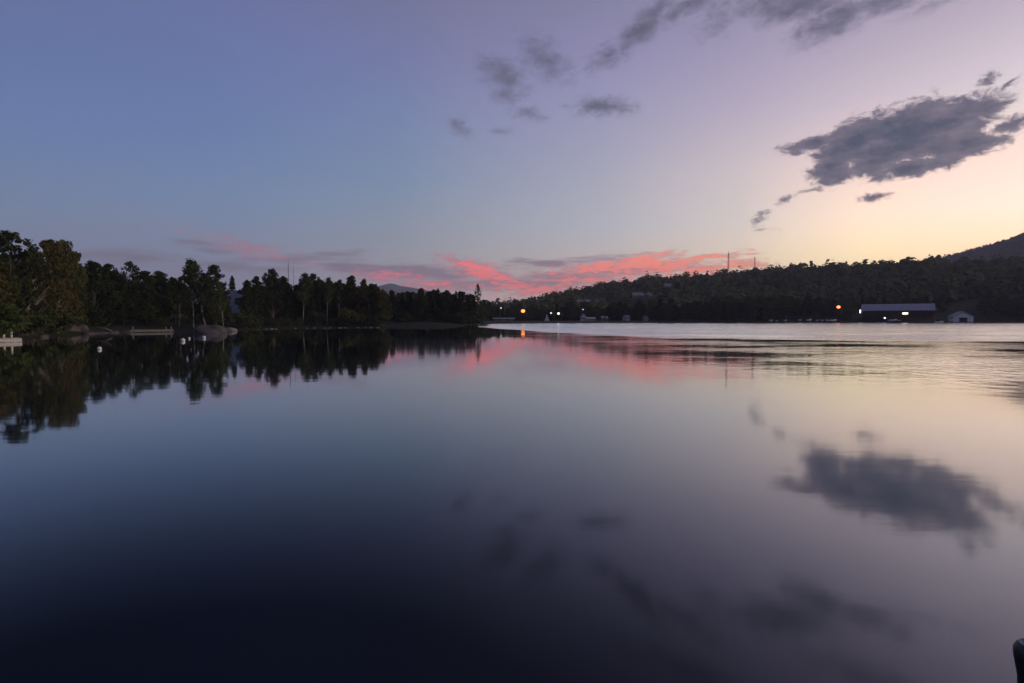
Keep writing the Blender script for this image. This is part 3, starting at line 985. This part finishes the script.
n_far = 0
for i in range(150):
    px = 482 + i * 4.0 + rng.uniform(-2.5, 2.5)
    if px > 1075: break
    back = is_clear(px)
    Y = (on_water(min(max(px, 500), 1024), float(np.interp(px, [500, 560, 720, 1024], [323.8, 323.2, 322.6, 322.5])))[1]) + (rng.uniform(26, 36) if back else rng.uniform(15, 24) if any(a <= px <= b for a, b in far_near) else rng.uniform(4, 22))
    top = float(np.interp(px, [482, 520, 560, 640, 700, 760, 840, 1024], [303, 305, 306, 303, 300, 299, 300, 297])) + rng.uniform(-4, 5)
    if 488 <= px <= 660: Y = max(Y, rng.uniform(258, 272))
    plant_px(rng.choice(['broad_b', 'broad_a', 'broad_c', 'broad_a', 'olive_a', 'spruce']), px, top, 0, rng.uniform(1.0, 1.5),
             'leafy tree in the long row along the far shore under the hill', 'trees along the far shore', Y=Y)
# spiky trees along the ridge
for i in range(20):
    px = 538 + i * 9.5 + rng.uniform(-3, 3)
    Y = rng.uniform(470, 540)
    a = (px - 512) / 512
    x, y = a * Y, Y
    plant(rng.choice(['spruce', 'pine', 'spruce', 'broad_c'] if px < 690 else ['broad_b', 'broad_a']), x, y, rng.uniform(7, 11) if px < 690 else rng.uniform(5.5, 8), 1.4,
          'dark tree with pointed or ragged top along the ridge of the hill', 'trees along the ridge')


def forest_patch(name, n, rmin, rmax, azmin, azmax, cr, per, size, mat, label, bias=1.0, sdmin=28, rvar=1.15):
    rs = np.random.default_rng(77 + n)
    r = np.sqrt(rs.uniform(rmin ** 2, rmax ** 2, n)) if bias == 1.0 else rmin + (rmax - rmin) * rs.uniform(0, 1, n) ** bias
    a = np.radians(rs.uniform(azmin, azmax, n))
    x, y = r * np.sin(a), r * np.cos(a)
    sd = signed_dist(x, y)
    ok = sd > sdmin
    x, y = x[ok], y[ok]
    z = height(x, y)
    m = len(x)
    R0 = cr * (0.6 + rvar * rs.uniform(0, 1, m) ** 1.8)
    Hs = R0 * rs.uniform(0.9, 1.7, m)
    spire = rs.uniform(0, 1, m) < 0.2
    Hs = np.where(spire, Hs * 1.12, Hs)
    R0 = np.where(spire, R0 * 0.68, R0)
    d = rs.normal(0, 1, (m, per, 3)); d /= np.linalg.norm(d, axis=2)[..., None]
    d[..., 2] = np.abs(d[..., 2]) * 1.25 - 0.3
    # lumpy crowns
    lump = 1 + 0.28 * np.sin(d[..., 0] * 5 + rs.uniform(0, 6, (m, 1))) * np.sin(d[..., 1] * 5 + rs.uniform(0, 6, (m, 1)))
    P = np.stack([x, y, z + Hs * 0.42], -1)[:, None, :] + d * lump[..., None] * np.stack([R0, R0, Hs], -1)[:, None, :] * rs.uniform(0.7, 1, (m, per, 1))
    P = P.reshape(-1, 3)
    n2 = len(P)
    nrm = d.reshape(-1, 3) + rs.normal(0, 0.22, (n2, 3))
    nrm /= np.linalg.norm(nrm, axis=1)[:, None]
    u = rs.normal(0, 1, (n2, 3)); u -= (u * nrm).sum(1)[:, None] * nrm; u /= np.linalg.norm(u, axis=1)[:, None]
    w = np.cross(nrm, u)
    s = (size * rs.uniform(0.6, 1.4, n2) * np.repeat(np.clip(R0 / cr, 0.8, 1.7), per))[:, None]
    V = np.stack([P - u * s, P + w * s * 0.8, P + u * s, P - w * s * 0.8], 1)
    o = quads_mesh(name, V, mat)
    tag(o, label, 'forest', kind='stuff')
    return o


forest_patch('forest', 4800, 280, 640, -5, 52, 4.0, 64, 1.2, M['forest'], 'dense dark forest covering the hill across the lake', rvar=0.9)
forest_patch('mountain_forest', 8000, 950, 1800, 33, 56, 5.0, 20, 2.3, M['forest'], 'far forest covering the mountain slope at the right', bias=0.8, rvar=0.5)
forest_patch('inland_forest', 2000, 85, 330, -58, -13.2, 2.6, 60, 0.6, M['forest'], 'dark forest inland behind the left shore trees', sdmin=23, rvar=0.45)

# ------------------------------------------------------------------ buildings
def house(name, label, cx, cy, rz, w, d, hw, hr, wall, roof, lit=(), chimney=True, doors=True, z=None, cat='house', group=None, ridge='x'):
    """gabled house, ridge along local x (or y), front towards -y"""
    z = (gz(cx, cy) if z is None else z) - 0.1
    root = thing(name, label, cat, (cx, cy, z), rz, group)
    b = MB()
    if ridge == 'x':
        prof = [(-d / 2, 0), (d / 2, 0), (d / 2, hw), (0, hw + hr), (-d / 2, hw)]
        b.prism(prof, -w / 2, w / 2, 'x')
    else:
        prof = [(-w / 2, 0), (w / 2, 0), (w / 2, hw), (0, hw + hr), (-w / 2, hw)]
        b.prism(prof, -d / 2, d / 2, 'y')
    b.build('wall', M[wall], root)
    rb = MB()
    ov, th = 0.35, 0.14
    half, axl = (d / 2, w / 2) if ridge == 'x' else (w / 2, d / 2)
    sl_ = hr / half
    for s in (-1, 1):
        prof = [(0, hw + hr + 0.03), (s * (half + ov), hw - ov * sl_ + 0.03), (s * (half + ov), hw - ov * sl_ + 0.03 + th), (0, hw + hr + 0.03 + th)]
        if s == 1: prof = prof[::-1]
        rb.prism(prof, -(axl + ov), axl + ov, 'x' if ridge == 'x' else 'y')
    ro = rb.build('roof', M[roof], root)
    if chimney:
        cbx = MB()
        cbx.box(w * 0.18, w * 0.18 + 0.6, -0.3, 0.3, hw + hr * 0.55, hw + hr + 0.8)
        cbx.build('chimney', M['rock'], ro)
    fy = -d / 2
    if doors:
        db = MB(); db.box(-0.5, 0.5, fy - 0.06, fy + 0.04, 0.15, 2.2); dr = db.build('door', M['dark_wood'], root)
        hb = MB(); hb.box(0.33, 0.4, fy - 0.12, fy - 0.06, 1.05, 1.2); hb.build('handle', M['steel'], dr)
    nwin = max(2, int(w / 2.6))
    for k in range(nwin):
        x = -w / 2 + (k + 0.5) * w / nwin
        if doors and abs(x) < 1.1: continue
        wb_ = MB()
        z0, z1 = hw * 0.38, hw * 0.8
        for (a0, a1, c0_, c1) in ((x - 0.6, x + 0.6, z1 - 0.08, z1), (x - 0.6, x + 0.6, z0, z0 + 0.08), (x - 0.6, x - 0.5, z0 + 0.08, z1 - 0.08), (x + 0.5, x + 0.6, z0 + 0.08, z1 - 0.08)):
            wb_.box(a0, a1, fy - 0.07, fy + 0.03, c0_, c1)
        fr = wb_.build('window', M['trim'], root)
        pb = MB(); pb.box(x - 0.5, x + 0.5, fy - 0.035, fy + 0.02, z0 + 0.08, z1 - 0.08)
        pb.build('pane', M['lit_window'] if k in lit else M['window_glass'], fr)
    return root


# grey-roofed house on the left shore behind the birches
hp = at(239, 318, shoreY(240) + 22)
house('lake_house', 'grey steep roofed house half hidden between the birches and the point', hp[0], hp[1], R(-10), 6.0, 7.0, 2.2, 4.6, 'grey_wall', 'grey_roof')


def far_house(px, base_y, w, hw, hr, Y, label, wall='white_paint', roof='grey_roof', lit=(), rz=0.0, ridge='x', d=6.0, chimney=True, doors=True):
    p = at(px, base_y, Y)
    return house('house', label, p[0], p[1], rz, w, d, hw, hr, wall, roof, lit, chimney, doors, ridge=ridge)


far_house(504, 318, 9.0, 1.1, 0.5, 222, 'long low bluish shed left of the left orange street lamp', 'brown_wall', 'green_roof', chimney=False, doors=False)
far_house(547, 318, 1.7, 0.7, 2.4, 238, 'tiny white pointed cabin right of the left orange street lamp', 'white_paint', 'white_paint', ridge='y', d=3, chimney=False, doors=False)
far_house(590, 318, 4.0, 1.2, 0.6, 243, 'low pale cabin under the faint white light, near the shore', 'grey_wall', 'metal_roof', chimney=False, doors=False)
far_house(583, 318, 1.7, 2.5, 1.1, 250, 'narrow white gabled house beside the low pale cabin', 'white_paint', 'grey_roof', ridge='y', chimney=False, doors=False)
far_house(604, 318, 2.6, 1.5, 0.9, 250, 'dull brown cottage right of the low pale cabin', 'brown_wall', 'grey_roof')
far_house(626, 318, 1.6, 1.9, 0.8, 250, 'pale cottage, left one of two on the shore below the middle hill', 'grey_wall', 'green_roof', rz=0.1, chimney=False, doors=False)
far_house(645, 318, 1.2, 1.8, 0.7, 250, 'narrow pale cottage, right one of two on the shore below the middle hill', 'grey_wall', 'green_roof', ridge='y', chimney=False, doors=False)


def hill_house(px, Y, w, label, wall, roof, lit=(), hw=3.0, hr=2.4):
    x = (px - 512) / 512 * Y
    house('house', label, x, Y, 0, w, 7, hw, hr, wall, roof, lit, z=gz(x, Y) + 3.6)


hill_house(588, 345, 15, 'long grey roofed house halfway up the hill above the low pale cabin', 'brown_wall', 'grey_roof')
hill_house(641, 372, 13, 'dim long roofed house on the slope above the two cottages', 'brown_wall', 'grey_roof')
hill_house(668, 405, 7, 'small house with a lit window high on the wooded hill', 'grey_wall', 'grey_roof', lit=(0,))

# long boathouse
def boathouse():
    Yb = 250.0
    cx = at(896.5, 318, Yb)[0]
    rz = -math.atan2(cx, Yb)
    W = 28.5
    kx = W / 75.0
    zg = 0.45
    root = thing('long_boathouse', 'long open boathouse with bluish metal roof and bright lights on the far shore', 'boathouse', (cx, Yb, zg), rz)
    eave, ridge, D = 5.4, 8.4, 13.0
    rb = MB()
    for s in (-1, 1):
        prof = [(0, ridge), (s * (D / 2 + 0.5), eave - 0.2), (s * (D / 2 + 0.5), eave), (0, ridge + 0.2)]
        if s == 1: prof = prof[::-1]
        rb.prism(prof, -W / 2, W / 2, 'x')
    rf = rb.build('roof', M['metal_roof'], root)
    sb = MB()
    for k in range(24):
        x = -W / 2 + 0.4 + k * (W - 0.8) / 23
        sb.tube([(x, -D / 2 - 0.45, eave + 0.04), (x, -0.05, ridge + 0.23)], [0.05, 0.05], 4)
    sb.build('roof_seams', M['metal_roof'], rf)
    wbk = MB(); wbk.box(-W / 2 + 0.3, W / 2 - 0.3, D / 2 - 0.3, D / 2, 0, eave - 0.25)
    wbk.build('rear_wall', M['brown_wall'], root)
    for s in (-1, 1):
        g = MB()
        g.prism([(-D / 2 + 0.4, 2.9), (D / 2 - 0.35, 2.9), (D / 2 - 0.35, eave - 0.3), (0, ridge - 0.25), (-D / 2 + 0.4, eave - 0.3)],
                s * (W / 2 - 0.5), s * (W / 2 - 0.3), 'x')
        g.build('gable', M['brown_wall'], root)
    fr = MB()
    fr.box(-W / 2 + 0.3, W / 2 - 0.3, -D / 2 + 0.1, -D / 2 + 0.3, eave - 0.75, eave - 0.3)
    fr.build('fascia', M['dark_wood'], root)
    for k in range(9):
        x = -W / 2 + 0.5 + k * (W - 1.0) / 8
        p = MB(); p.box(x - 0.12, x + 0.12, -D / 2 + 0.32, -D / 2 + 0.56, -0.6, eave - 0.3)
        p.build('post', M['dark_wood'], root)
    fl = MB(); fl.box(-W / 2, W / 2, -D / 2 - 1.5, D / 2 - 0.32, -0.45, 0.05)
    fl.build('deck', M['dark_wood'], root)
    xa = (905 - 896.5) * kx
    lb = MB(); lb.box(xa - 1.05, xa + 1.05, -D / 2 - 0.2, -D / 2 + 0.08, 3.55, 4.25, 0.05)
    lb.build('light_panel', M['white_lamp'], root)
    lb = MB(); lb.box(-W / 2 - 0.4, -W / 2 + 0.1, -D / 2 - 0.9, -D / 2 - 0.55, 4.2, 5.8, 0.05)
    lb.build('corner_light', M['cool_lamp'], root)
    xc = (884.5 - 896.5) * kx
    lb = MB(); lb.blob((xc, -D / 2 + 0.0, 1.75), (0.36, 0.3, 0.36), 3, 0.02)
    lb.build('lamp', M['cool_lamp'], root)
    return root


boathouse()


def white_boathouse():
    p = at(960.5, 320, 248)
    root = thing('white_boathouse', 'small white gabled boathouse with a dark open door on the far shore', 'boathouse', (p[0], p[1], 0.4), -math.atan2(p[0], p[1]) + 0.28)
    w, d, hw, hr = 7.6, 7.0, 2.6, 2.2
    dw, dh = 1.5, 2.0
    b = MB()
    # front wall around the opening
    b.prism([(-w / 2, 0), (-dw, 0), (-dw, dh), (dw, dh), (dw, 0), (w / 2, 0), (w / 2, hw), (0, hw + hr), (-w / 2, hw)], -d / 2, -d / 2 + 0.2, 'y')
    b.prism([(-w / 2, 0), (w / 2, 0), (w / 2, hw), (0, hw + hr), (-w / 2, hw)], d / 2 - 0.2, d / 2, 'y')
    for s in (-1, 1): b.box(min(s * w / 2, s * (w / 2 - 0.2)), max(s * w / 2, s * (w / 2 - 0.2)), -d / 2 + 0.2, d / 2 - 0.2, 0, hw)
    b.build('wall', M['white_paint'], root)
    rb = MB()
    for s in (-1, 1):
        sl_ = hr / (w / 2)
        prof = [(0, hw + hr + .03), (s * (w / 2 + .5), hw - .5 * sl_ + .03), (s * (w / 2 + .5), hw - .5 * sl_ + .2), (0, hw + hr + .2)]
        if s == 1: prof = prof[::-1]
        rb.prism(prof, -d / 2 - 0.5, d / 2 + 0.4, 'y')
    rb.build('roof', M['metal_roof'], root)
    f = MB(); f.box(-w / 2, w / 2, -d / 2 - 0.5, d / 2, -0.5, 0.0)
    f.build('floor_slab', M['dark_wood'], root)
    dj = MB()
    for s in (-1, 1): dj.box(s * (dw + 0.12) - 0.12, s * (dw + 0.12) + 0.12, -d / 2 - 0.06, -d / 2, 0, dh)
    dj.box(-dw - 0.24, dw + 0.24, -d / 2 - 0.06, -d / 2, dh, dh + 0.25)
    dj.build('door_frame', M['trim'], root)


white_boathouse()

# ------------------------------------------------------------------ lamps and masts
def street_lamp(px, py, Y, label, lampm, r=0.62, name='street_lamp', group=None):
    p = at(px, py, Y)
    z0 = gz(p[0], Y)
    root = thing(name, label, 'street lamp', (p[0], Y, z0), 0, group)
    h = p[2] - z0
    b = MB(); b.tube([(1.6, 0, -0.3), (1.6, 0, h * 0.6), (1.55, 0, h + 0.35)], [0.11, 0.09, 0.06], 8)
    po = b.build('pole', M['dark_steel'], root)
    b = MB(); b.tube([(1.55, 0, h + 0.35), (0.9, 0, h + 0.75), (0.1, 0, h + 0.7)], [0.05, 0.045, 0.04], 6)
    b.build('arm', M['dark_steel'], po)
    b = MB(); b.tube([(0, 0, h + r * 0.95), (0, 0, h + r * 0.75)], [r * 0.35, r * 0.8], 10)
    b.build('lamp_hood', M['dark_steel'], root)
    b = MB(); b.blob((0, 0, h), (r, r, r * 0.85), 1, 0.0)
    b.build('lamp_globe', M[lampm], root)
    return root


street_lamp(523, 311, 226, 'tall street lamp glowing orange, left of the white lights on the far shore', 'orange_lamp', 0.85)
street_lamp(838.5, 307, 244, 'tall street lamp glowing orange red, left of the long boathouse', 'red_lamp', 0.75)
street_lamp(558.5, 313.5, 238, 'lamp with bright white light, the brighter of two near the pointed cabin', 'white_lamp', 0.5, 'lamp_post')
street_lamp(551, 313, 240, 'lamp with fainter white light right beside the pointed cabin', 'dim_lamp', 0.45, 'lamp_post')
street_lamp(583, 309.5, 262, 'small faint lamp above the narrow white gabled house', 'dim_lamp', 0.32, 'lamp_post')
street_lamp(501, 308, 236, 'faint bluish lamp above the long low bluish house', 'dim_lamp', 0.34, 'lamp_post')


def mast(px, top, Y, label, base=None, w=0.5, name='radio_mast'):
    x = (px - 512) / 512 * Y
    zb = gz(x, Y)
    zt = at(px, top, Y)[2]
    root = thing(name, label, 'mast', (x, Y, zb))
    h = zt - zb
    b = MB()
    cs = [(w * math.cos(a), w * math.sin(a)) for a in (R(90), R(210), R(330))]
    for (a, c) in cs: b.tube([(a, c, -0.5), (a * 0.6, c * 0.6, h * 0.92)], [w * 0.24, w * 0.2], 5)
    n = max(8, int(h / (w * 3.2)))
    for k in range(n):
        z0, z1 = h * 0.92 * k / n, h * 0.92 * (k + 1) / n
        f0, f1 = 1 - 0.4 * k / n, 1 - 0.4 * (k + 1) / n
        for q in range(3):
            a, c = cs[q], cs[(q + 1) % 3]
            b.tube([(a[0] * f0, a[1] * f0, z0), (c[0] * f1, c[1] * f1, z1)], [w * 0.10] * 2, 4, cap=False)
    b.build('lattice', M['dark_steel'], root)
    b = MB(); b.tube([(0, 0, h * 0.9), (0, 0, h)], [w * 0.28, w * 0.16], 6)
    b.build('antenna', M['dark_steel'], root)
    return root


mast(727, 251, 520, 'darker and taller of the two radio masts on the hill', w=0.85)
mast(753.3, 256, 480, 'fainter radio mast on the hill, right of the taller one', w=0.6)
mast(289.5, 259, 165, 'thin mast rising behind the trees of the point', w=0.16)
mast(294.5, 264, 170, 'short faint mast close beside the thin mast behind the point', w=0.08)

# ------------------------------------------------------------------ boats, car, docks, buoys, rocks
def hull_mesh(Lh, Wd, Hh):
    b = MB()
    n = 9
    secs = []
    for i in range(n):
        t = i / (n - 1)
        w = Wd / 2 * (math.sin(min(1, (1 - t) * 1.6 + 0.02) * math.pi / 2) ** 0.8)
        sh = Hh * (1 + 0.35 * t * t)
        x = Lh * (t - 0.5)
        kz = 0.35 * Hh * t ** 3
        secs.append([(x, -w, sh), (x, -w * 0.8, kz + Hh * 0.3), (x, 0, kz), (x, w * 0.8, kz + Hh * 0.3), (x, w, sh), (x, w * 0.75, sh - 0.1), (x, -w * 0.75, sh - 0.1)])
    vs = [p for s in secs for p in s]
    m = 7
    fs = []
    for i in range(n - 1):
        for k in range(m): fs.append((i * m + k, i * m + (k + 1) % m, (i + 1) * m + (k + 1) % m, (i + 1) * m + k))
    fs.append(tuple(range(m))[::-1])
    b.face_list(vs, fs, True)
    return b


def motor_boat(px, py, Y, Lh, rz, label, z=None, group=None, hullm='white_paint'):
    p = at(px, py, Y)
    z = gz(p[0], Y) - 0.05 if z is None else z
    root = thing('motor_boat', label, 'boat', (p[0], Y, z), rz, group)
    hull_mesh(Lh, Lh * 0.4, Lh * 0.22).build('hull', M[hullm], root)
    b = MB()
    b.prism([(-Lh * 0.05, Lh * 0.22), (Lh * 0.2, Lh * 0.22), (Lh * 0.1, Lh * 0.40), (-Lh * 0.03, Lh * 0.40)], -Lh * 0.13, Lh * 0.13, 'y')
    b.build('windshield', M['window_glass'], root)
    b = MB(); b.box(-Lh * 0.56, -Lh * 0.49, -Lh * 0.06, Lh * 0.06, Lh * 0.12, Lh * 0.36, Lh * 0.02)
    b.build('outboard_motor', M['dark_steel'], root)
    return root


bl = ['largest and leftmost small white boat in the row on the far shore', 'second small boat from the left in the row below the dark hill',
      'third small boat from the left, alone before the gap in the row', 'first small white boat right of the gap in the row', 'brightest and widest small boat in the row on the far shore',
      'dull small boat right of the brightest boat in the row', 'small boat third from the right end of the row', 'small upright boat just left of the red orange lamp pole', 'long low boat at the right end of the row under the red orange lamp']
for (px, s, rz), lb in zip([(771, 3.4, 0.9), (777, 2.4, 1.0), (785.5, 2.6, 0.8), (800, 3.4, 1.0), (809.5, 3.8, 0.7), (817, 2.8, 1.2), (822, 2.8, 1.1), (827.5, 3.4, 1.4), (833.5, 3.6, 0.3)], bl):
    motor_boat(px, 319, 248.6, s, rz, lb, group='small boats on the far shore')
motor_boat(893, 319, 243.5, 4.2, 0.15, 'pale boat moored left under the long roof of the boathouse', z=0.55)
motor_boat(899, 319, 243.2, 3.0, 0.9, 'short pale boat moored under the long roof, left of the bright light panel', z=0.55)
motor_boat(938, 319.6, 246.5, 5.5, 0.05, 'low boat on the shore between the long boathouse and the white boathouse')


def car(px, py, Y, rz, label):
    p = at(px, py, Y)
    z = gz(p[0], Y)
    root = thing('parked_car', label, 'car', (p[0], Y, z), rz)
    b = MB()
    prof = [(-2.1, 0.35), (2.1, 0.35), (2.15, 0.75), (1.95, 0.92), (0.95, 1.02), (0.35, 1.48), (-1.3, 1.50), (-1.95, 1.02), (-2.15, 0.9)]
    b.prism(prof, -0.86, 0.86, 'y')
    body = b.build('body', M['white_paint'], root)
    b = MB()
    for s in (-1, 1):
        b.prism([(0.78, 1.06), (0.32, 1.41), (-1.2, 1.43), (-1.65, 1.06)], s * 0.862 - 0.006, s * 0.862 + 0.006, 'y')
    b.build('side_window', M['window_glass'], body)
    for x in (-1.3, 1.3):
        for s in (-1, 1):
            w = MB(); w.tube([(x, s * 0.70, 0.33), (x, s * 0.885, 0.33)], [0.33, 0.33], 16, smooth=False)
            wo = w.build('wheel', M['tyre'], root)
            w = MB(); w.tube([(x, s * 0.885, 0.33), (x, s * 0.90, 0.33)], [0.19, 0.17], 12, smooth=False)
            w.build('rim', M['steel'], wo)
    for s in (-1, 1):
        h = MB(); h.box(2.05, 2.14, s * 0.62 - 0.16, s * 0.62 + 0.16, 0.72, 0.86)
        h.build('headlight', M['trim'], root)
    return root


car(171, 314, shoreY(170) + 25, R(205), 'white car parked under the trees behind the grey plank dock')


def dock(name, label, p0, p1, width, z, plankm, legm, posts=(), npl=18, legs=4):
    a = Vector((p0[0], p0[1], 0)); b_ = Vector((p1[0], p1[1], 0))
    Ld = (b_ - a).length
    rz = math.atan2(b_.y - a.y, b_.x - a.x)
    root = thing(name, label, 'dock', (a.x, a.y, 0), rz)
    pl = MB()
    for k in range(npl):
        x = Ld * k / npl
        pl.box(x, x + Ld / npl - 0.03, -width / 2, width / 2, z - 0.05 + 0.006 * ((k * 7) % 3), z + 0.006 * ((k * 7) % 3))
    pl.build('planks', M[plankm], root)
    bm = MB()
    for s in (-1, 1): bm.box(0, Ld, s * (width / 2 - 0.06) - 0.04, s * (width / 2 - 0.06) + 0.04, max(0.03, z - 0.34), z - 0.055)
    bm.build('beams', M[legm], root)
    for k in range(legs):
        for s in (-1, 1):
            x = 0.25 + (Ld - 0.5) * k / (legs - 1)
            l = MB(); l.tube([(x, s * (width / 2 - 0.18), -1.6), (x, s * (width / 2 - 0.18), z - 0.06)], [0.06, 0.06], 7)
            l.build('leg', M[legm], root)
    for (x, y, h) in posts:
        q = MB(); q.tube([(x, y, z - 0.3), (x, y, z + h - 0.05), (x, y, z + h)], [0.085, 0.085, 0.05], 8)
        q.build('post', M[plankm], root)
    return root


# white dock at the left edge
d0 = at(-40, 343, 44.5)
d1 = at(19.5, 337, 47.5)
Ld = math.hypot(d1[0] - d0[0], d1[1] - d0[1])
dock('white_dock', 'low white dock with two short upright posts at the left edge of the lake', d0, d1, 2.2, 0.36, 'white_wood', 'white_wood',
     [(Ld * 0.74, 0.5, 0.9), (Ld * 0.876, 0.5, 0.95)], 20, 4)
g0 = at(130, 331, shoreY(131) - 2.6)
g1 = at(173, 331, shoreY(173) - 2.2)
dl = math.hypot(g1[0] - g0[0], g1[1] - g0[1])
dock('plank_dock', 'long low grey plank dock in front of the dark trees', g0, g1, 1.1, 0.42, 'grey_wood', 'grey_wood',
     [(0.3, -0.45, 0.5), (dl - 0.3, -0.45, 0.45), (dl - 1.0, -0.45, 0.4)], 22, 4)


def buoy(px, py, r, label):
    x, y = on_water(px, py)
    root = thing('mooring_buoy', label, 'buoy', (x, y, 0), 0, 'white mooring buoys')
    b = MB(); b.blob((0, 0, r * 0.55), (r, r, r * 0.95), 2, 0.0, 16, 10)
    b.build('float', M['white_paint'], root)
    b = MB(); b.tube([(0, 0, r * 1.42), (0, 0, r * 1.75)], [r * 0.22, r * 0.18], 8)
    b.build('mooring_eye', M['steel'], root)


buoy(99.5, 349.5, 0.13, 'white ball buoy alone on the water nearest to the viewer')
buoy(183, 341.3, 0.19, 'largest and lowest white buoy of the three before the big boulder')
buoy(189.2, 338.8, 0.12, 'smallest white buoy, middle one of the three before the big boulder')
buoy(204, 338.3, 0.17, 'white buoy right under the big boulder')


def rock(px, py, rx, rz_, label, seed, mat='rock', off=0.5, ry=None, group=None, name='boulder'):
    p = on_water(px, py)
    Yb = p[1] + off
    x = (px - 512) / 512 * Yb
    o = MB().blob((0, 0, 0), (rx, ry or rx * 0.8, rz_), seed, 0.2, 22, 14, 1.6).build(name, M[mat])
    o.location = (x, Yb, max(-0.1, gz(x, Yb)))
    o.rotation_euler = (0, 0, seed)
    o.rotation_euler = (0, 0, 0.2 * math.sin(seed))
    tag(o, label, 'boulder', group)
    return o


rock(212.5, 333.5, 2.0, 1.5, 'big rounded pinkish boulder standing in the water before the birches', 4, 'rock', 1.0)
rock(230, 331.5, 1.15, 0.55, 'flat pale rock touching the right end of the big boulder', 9, 'pale_rock', 1.0)
rl = [(28, 335, 2.6, 0.95, 'broad brown boulder right of the white dock', 21), (45, 333.5, 1.4, 0.9, 'brown boulder right beside the broadest shore boulder', 22),
      (55, 335, 1.2, 0.75, 'rough boulder at the left of the heap under the short brownish tree', 23), (62, 333, 1.3, 1.2, 'tallest rock in the heap under the short brownish tree', 24),
      (70, 334, 1.2, 0.85, 'grey pink rock on the right side of the boulder heap', 25), (79, 333.5, 1.1, 0.6, 'low dark rock ending the boulder heap on the right', 26),
      (14, 337, 1.3, 0.5, 'low rock behind the tip of the white dock', 27), (42, 337.5, 0.6, 0.3, 'small wet stone at the foot of the brown boulders', 28)]
for px, py, rx, rz_, lb, sd in rl: rock(px, py, rx, rz_, lb, sd)
for i in range(13):
    px = 86 + i * 3.7
    rock(px, float(np.interp(px, [86, 135], [334, 332])), rng.uniform(0.45, 0.75), rng.uniform(0.2, 0.38), 'grey stone in the low stone edge left of the grey dock', 40 + i, 'rock', 0.4, group='stones of the low shore edge', name='stone')
for i in range(18):
    px = 248 + i * 7.6 + rng.uniform(-4, 4)
    rock(px, float(np.interp(px, [240, 300, 386], [330, 328.2, 327.5])) + 0.1, rng.uniform(0.2, 0.6), rng.uniform(0.08, 0.26), 'pale stone along the waterline of the point', 70 + i, 'pale_rock', 0.35, group='stones along the point', name='stone')

# leaning branch and drift logs at the left
def log(p, q, r, label, name='fallen_log'):
    b = MB()
    p = Vector(p); q = Vector(q)
    m = (p + q) / 2 + Vector((0, 0, 0.18))
    b.tube([p - p, m - p, q - p], [r, r * 0.8, r * 0.4], 7)
    b.tube([m - p, (m - p) + (q - p) * 0.22 + Vector((0.5, 0, 0.7))], [r * 0.5, r * 0.15], 5)
    o = b.build(name, M['birch'])
    o.location = p
    tag(o, label, 'log')


log(at(15, 326, 50), at(30, 308, 50.5), 0.09, 'pale bare leaning trunk above the broad brown boulder', 'leaning_trunk')
log(at(96, 328, 69), at(112, 331, 68), 0.12, 'pale fallen trunk on the stone edge left of the grey dock')


# ------------------------------------------------------------------ black post at the lower right
def dock_post():
    d = ray(1036, 646)
    t = 2.3
    px_, py_, pz = d[0] * t, d[1] * t, EYE + d[2] * t
    root = thing('mooring_post', 'black round shouldered post with worn pale rim at the bottom right corner', 'post', (px_, py_, 0))
    b = MB()
    prof = [(-1.8, 0.030), (0.0, 0.034), (pz - 0.16, 0.056), (pz - 0.06, 0.073), (pz - 0.030, 0.074), (pz - 0.008, 0.064), (pz + 0.010, 0.042), (pz + 0.016, 0.018), (pz + 0.017, 0.0005)]
    b.tube([(0, 0, z) for z, r in prof], [r for z, r in prof], 24)
    b.build('shaft', M['black'], root)
    b = MB()
    n = 24
    b.tube([(0, 0, pz + 0.002), (0, 0, pz + 0.010)], [0.056, 0.0445], n, cap=False)
    b.build('worn_rim', M['worn'], root)


dock_post()

# ------------------------------------------------------------------ haze
USE_HAZE = True
if USE_HAZE:
    hb = MB(); hb.box(-4700, 4700, -4700, 4700, -3.6, 340)
    m = bpy.data.materials.new('evening_haze')
    N, L = nodes_of(m)
    for n in list(N): N.remove(n)
    v = N.new('ShaderNodeVolumePrincipled')
    v.inputs['Color'].default_value = (0.74, 0.74, 0.98, 1)
    v.inputs['Density'].default_value = 0.00020
    v.inputs['Anisotropy'].default_value = 0.0
    out = N.new('ShaderNodeOutputMaterial')
    L.new(v.outputs[0], out.inputs['Volume'])
    hz = hb.build('haze', m)
    tag(hz, 'thin evening haze in the air over the lake', 'haze', kind='stuff')

# ------------------------------------------------------------------ render settings
cy = scene.cycles
cy.use_denoising = True
cy.max_bounces = 6
cy.diffuse_bounces = 2
cy.glossy_bounces = 3
cy.transmission_bounces = 2
cy.volume_bounces = 0
cy.transparent_max_bounces = 4
cy.caustics_reflective = False
cy.caustics_refractive = False
cy.sample_clamp_indirect = 4.0
vs_ = scene.view_settings
vs_.view_transform = 'Standard'
vs_.look = 'None'
vs_.exposure = 0
vs_.gamma = 1
vs_.use_curve_mapping = False
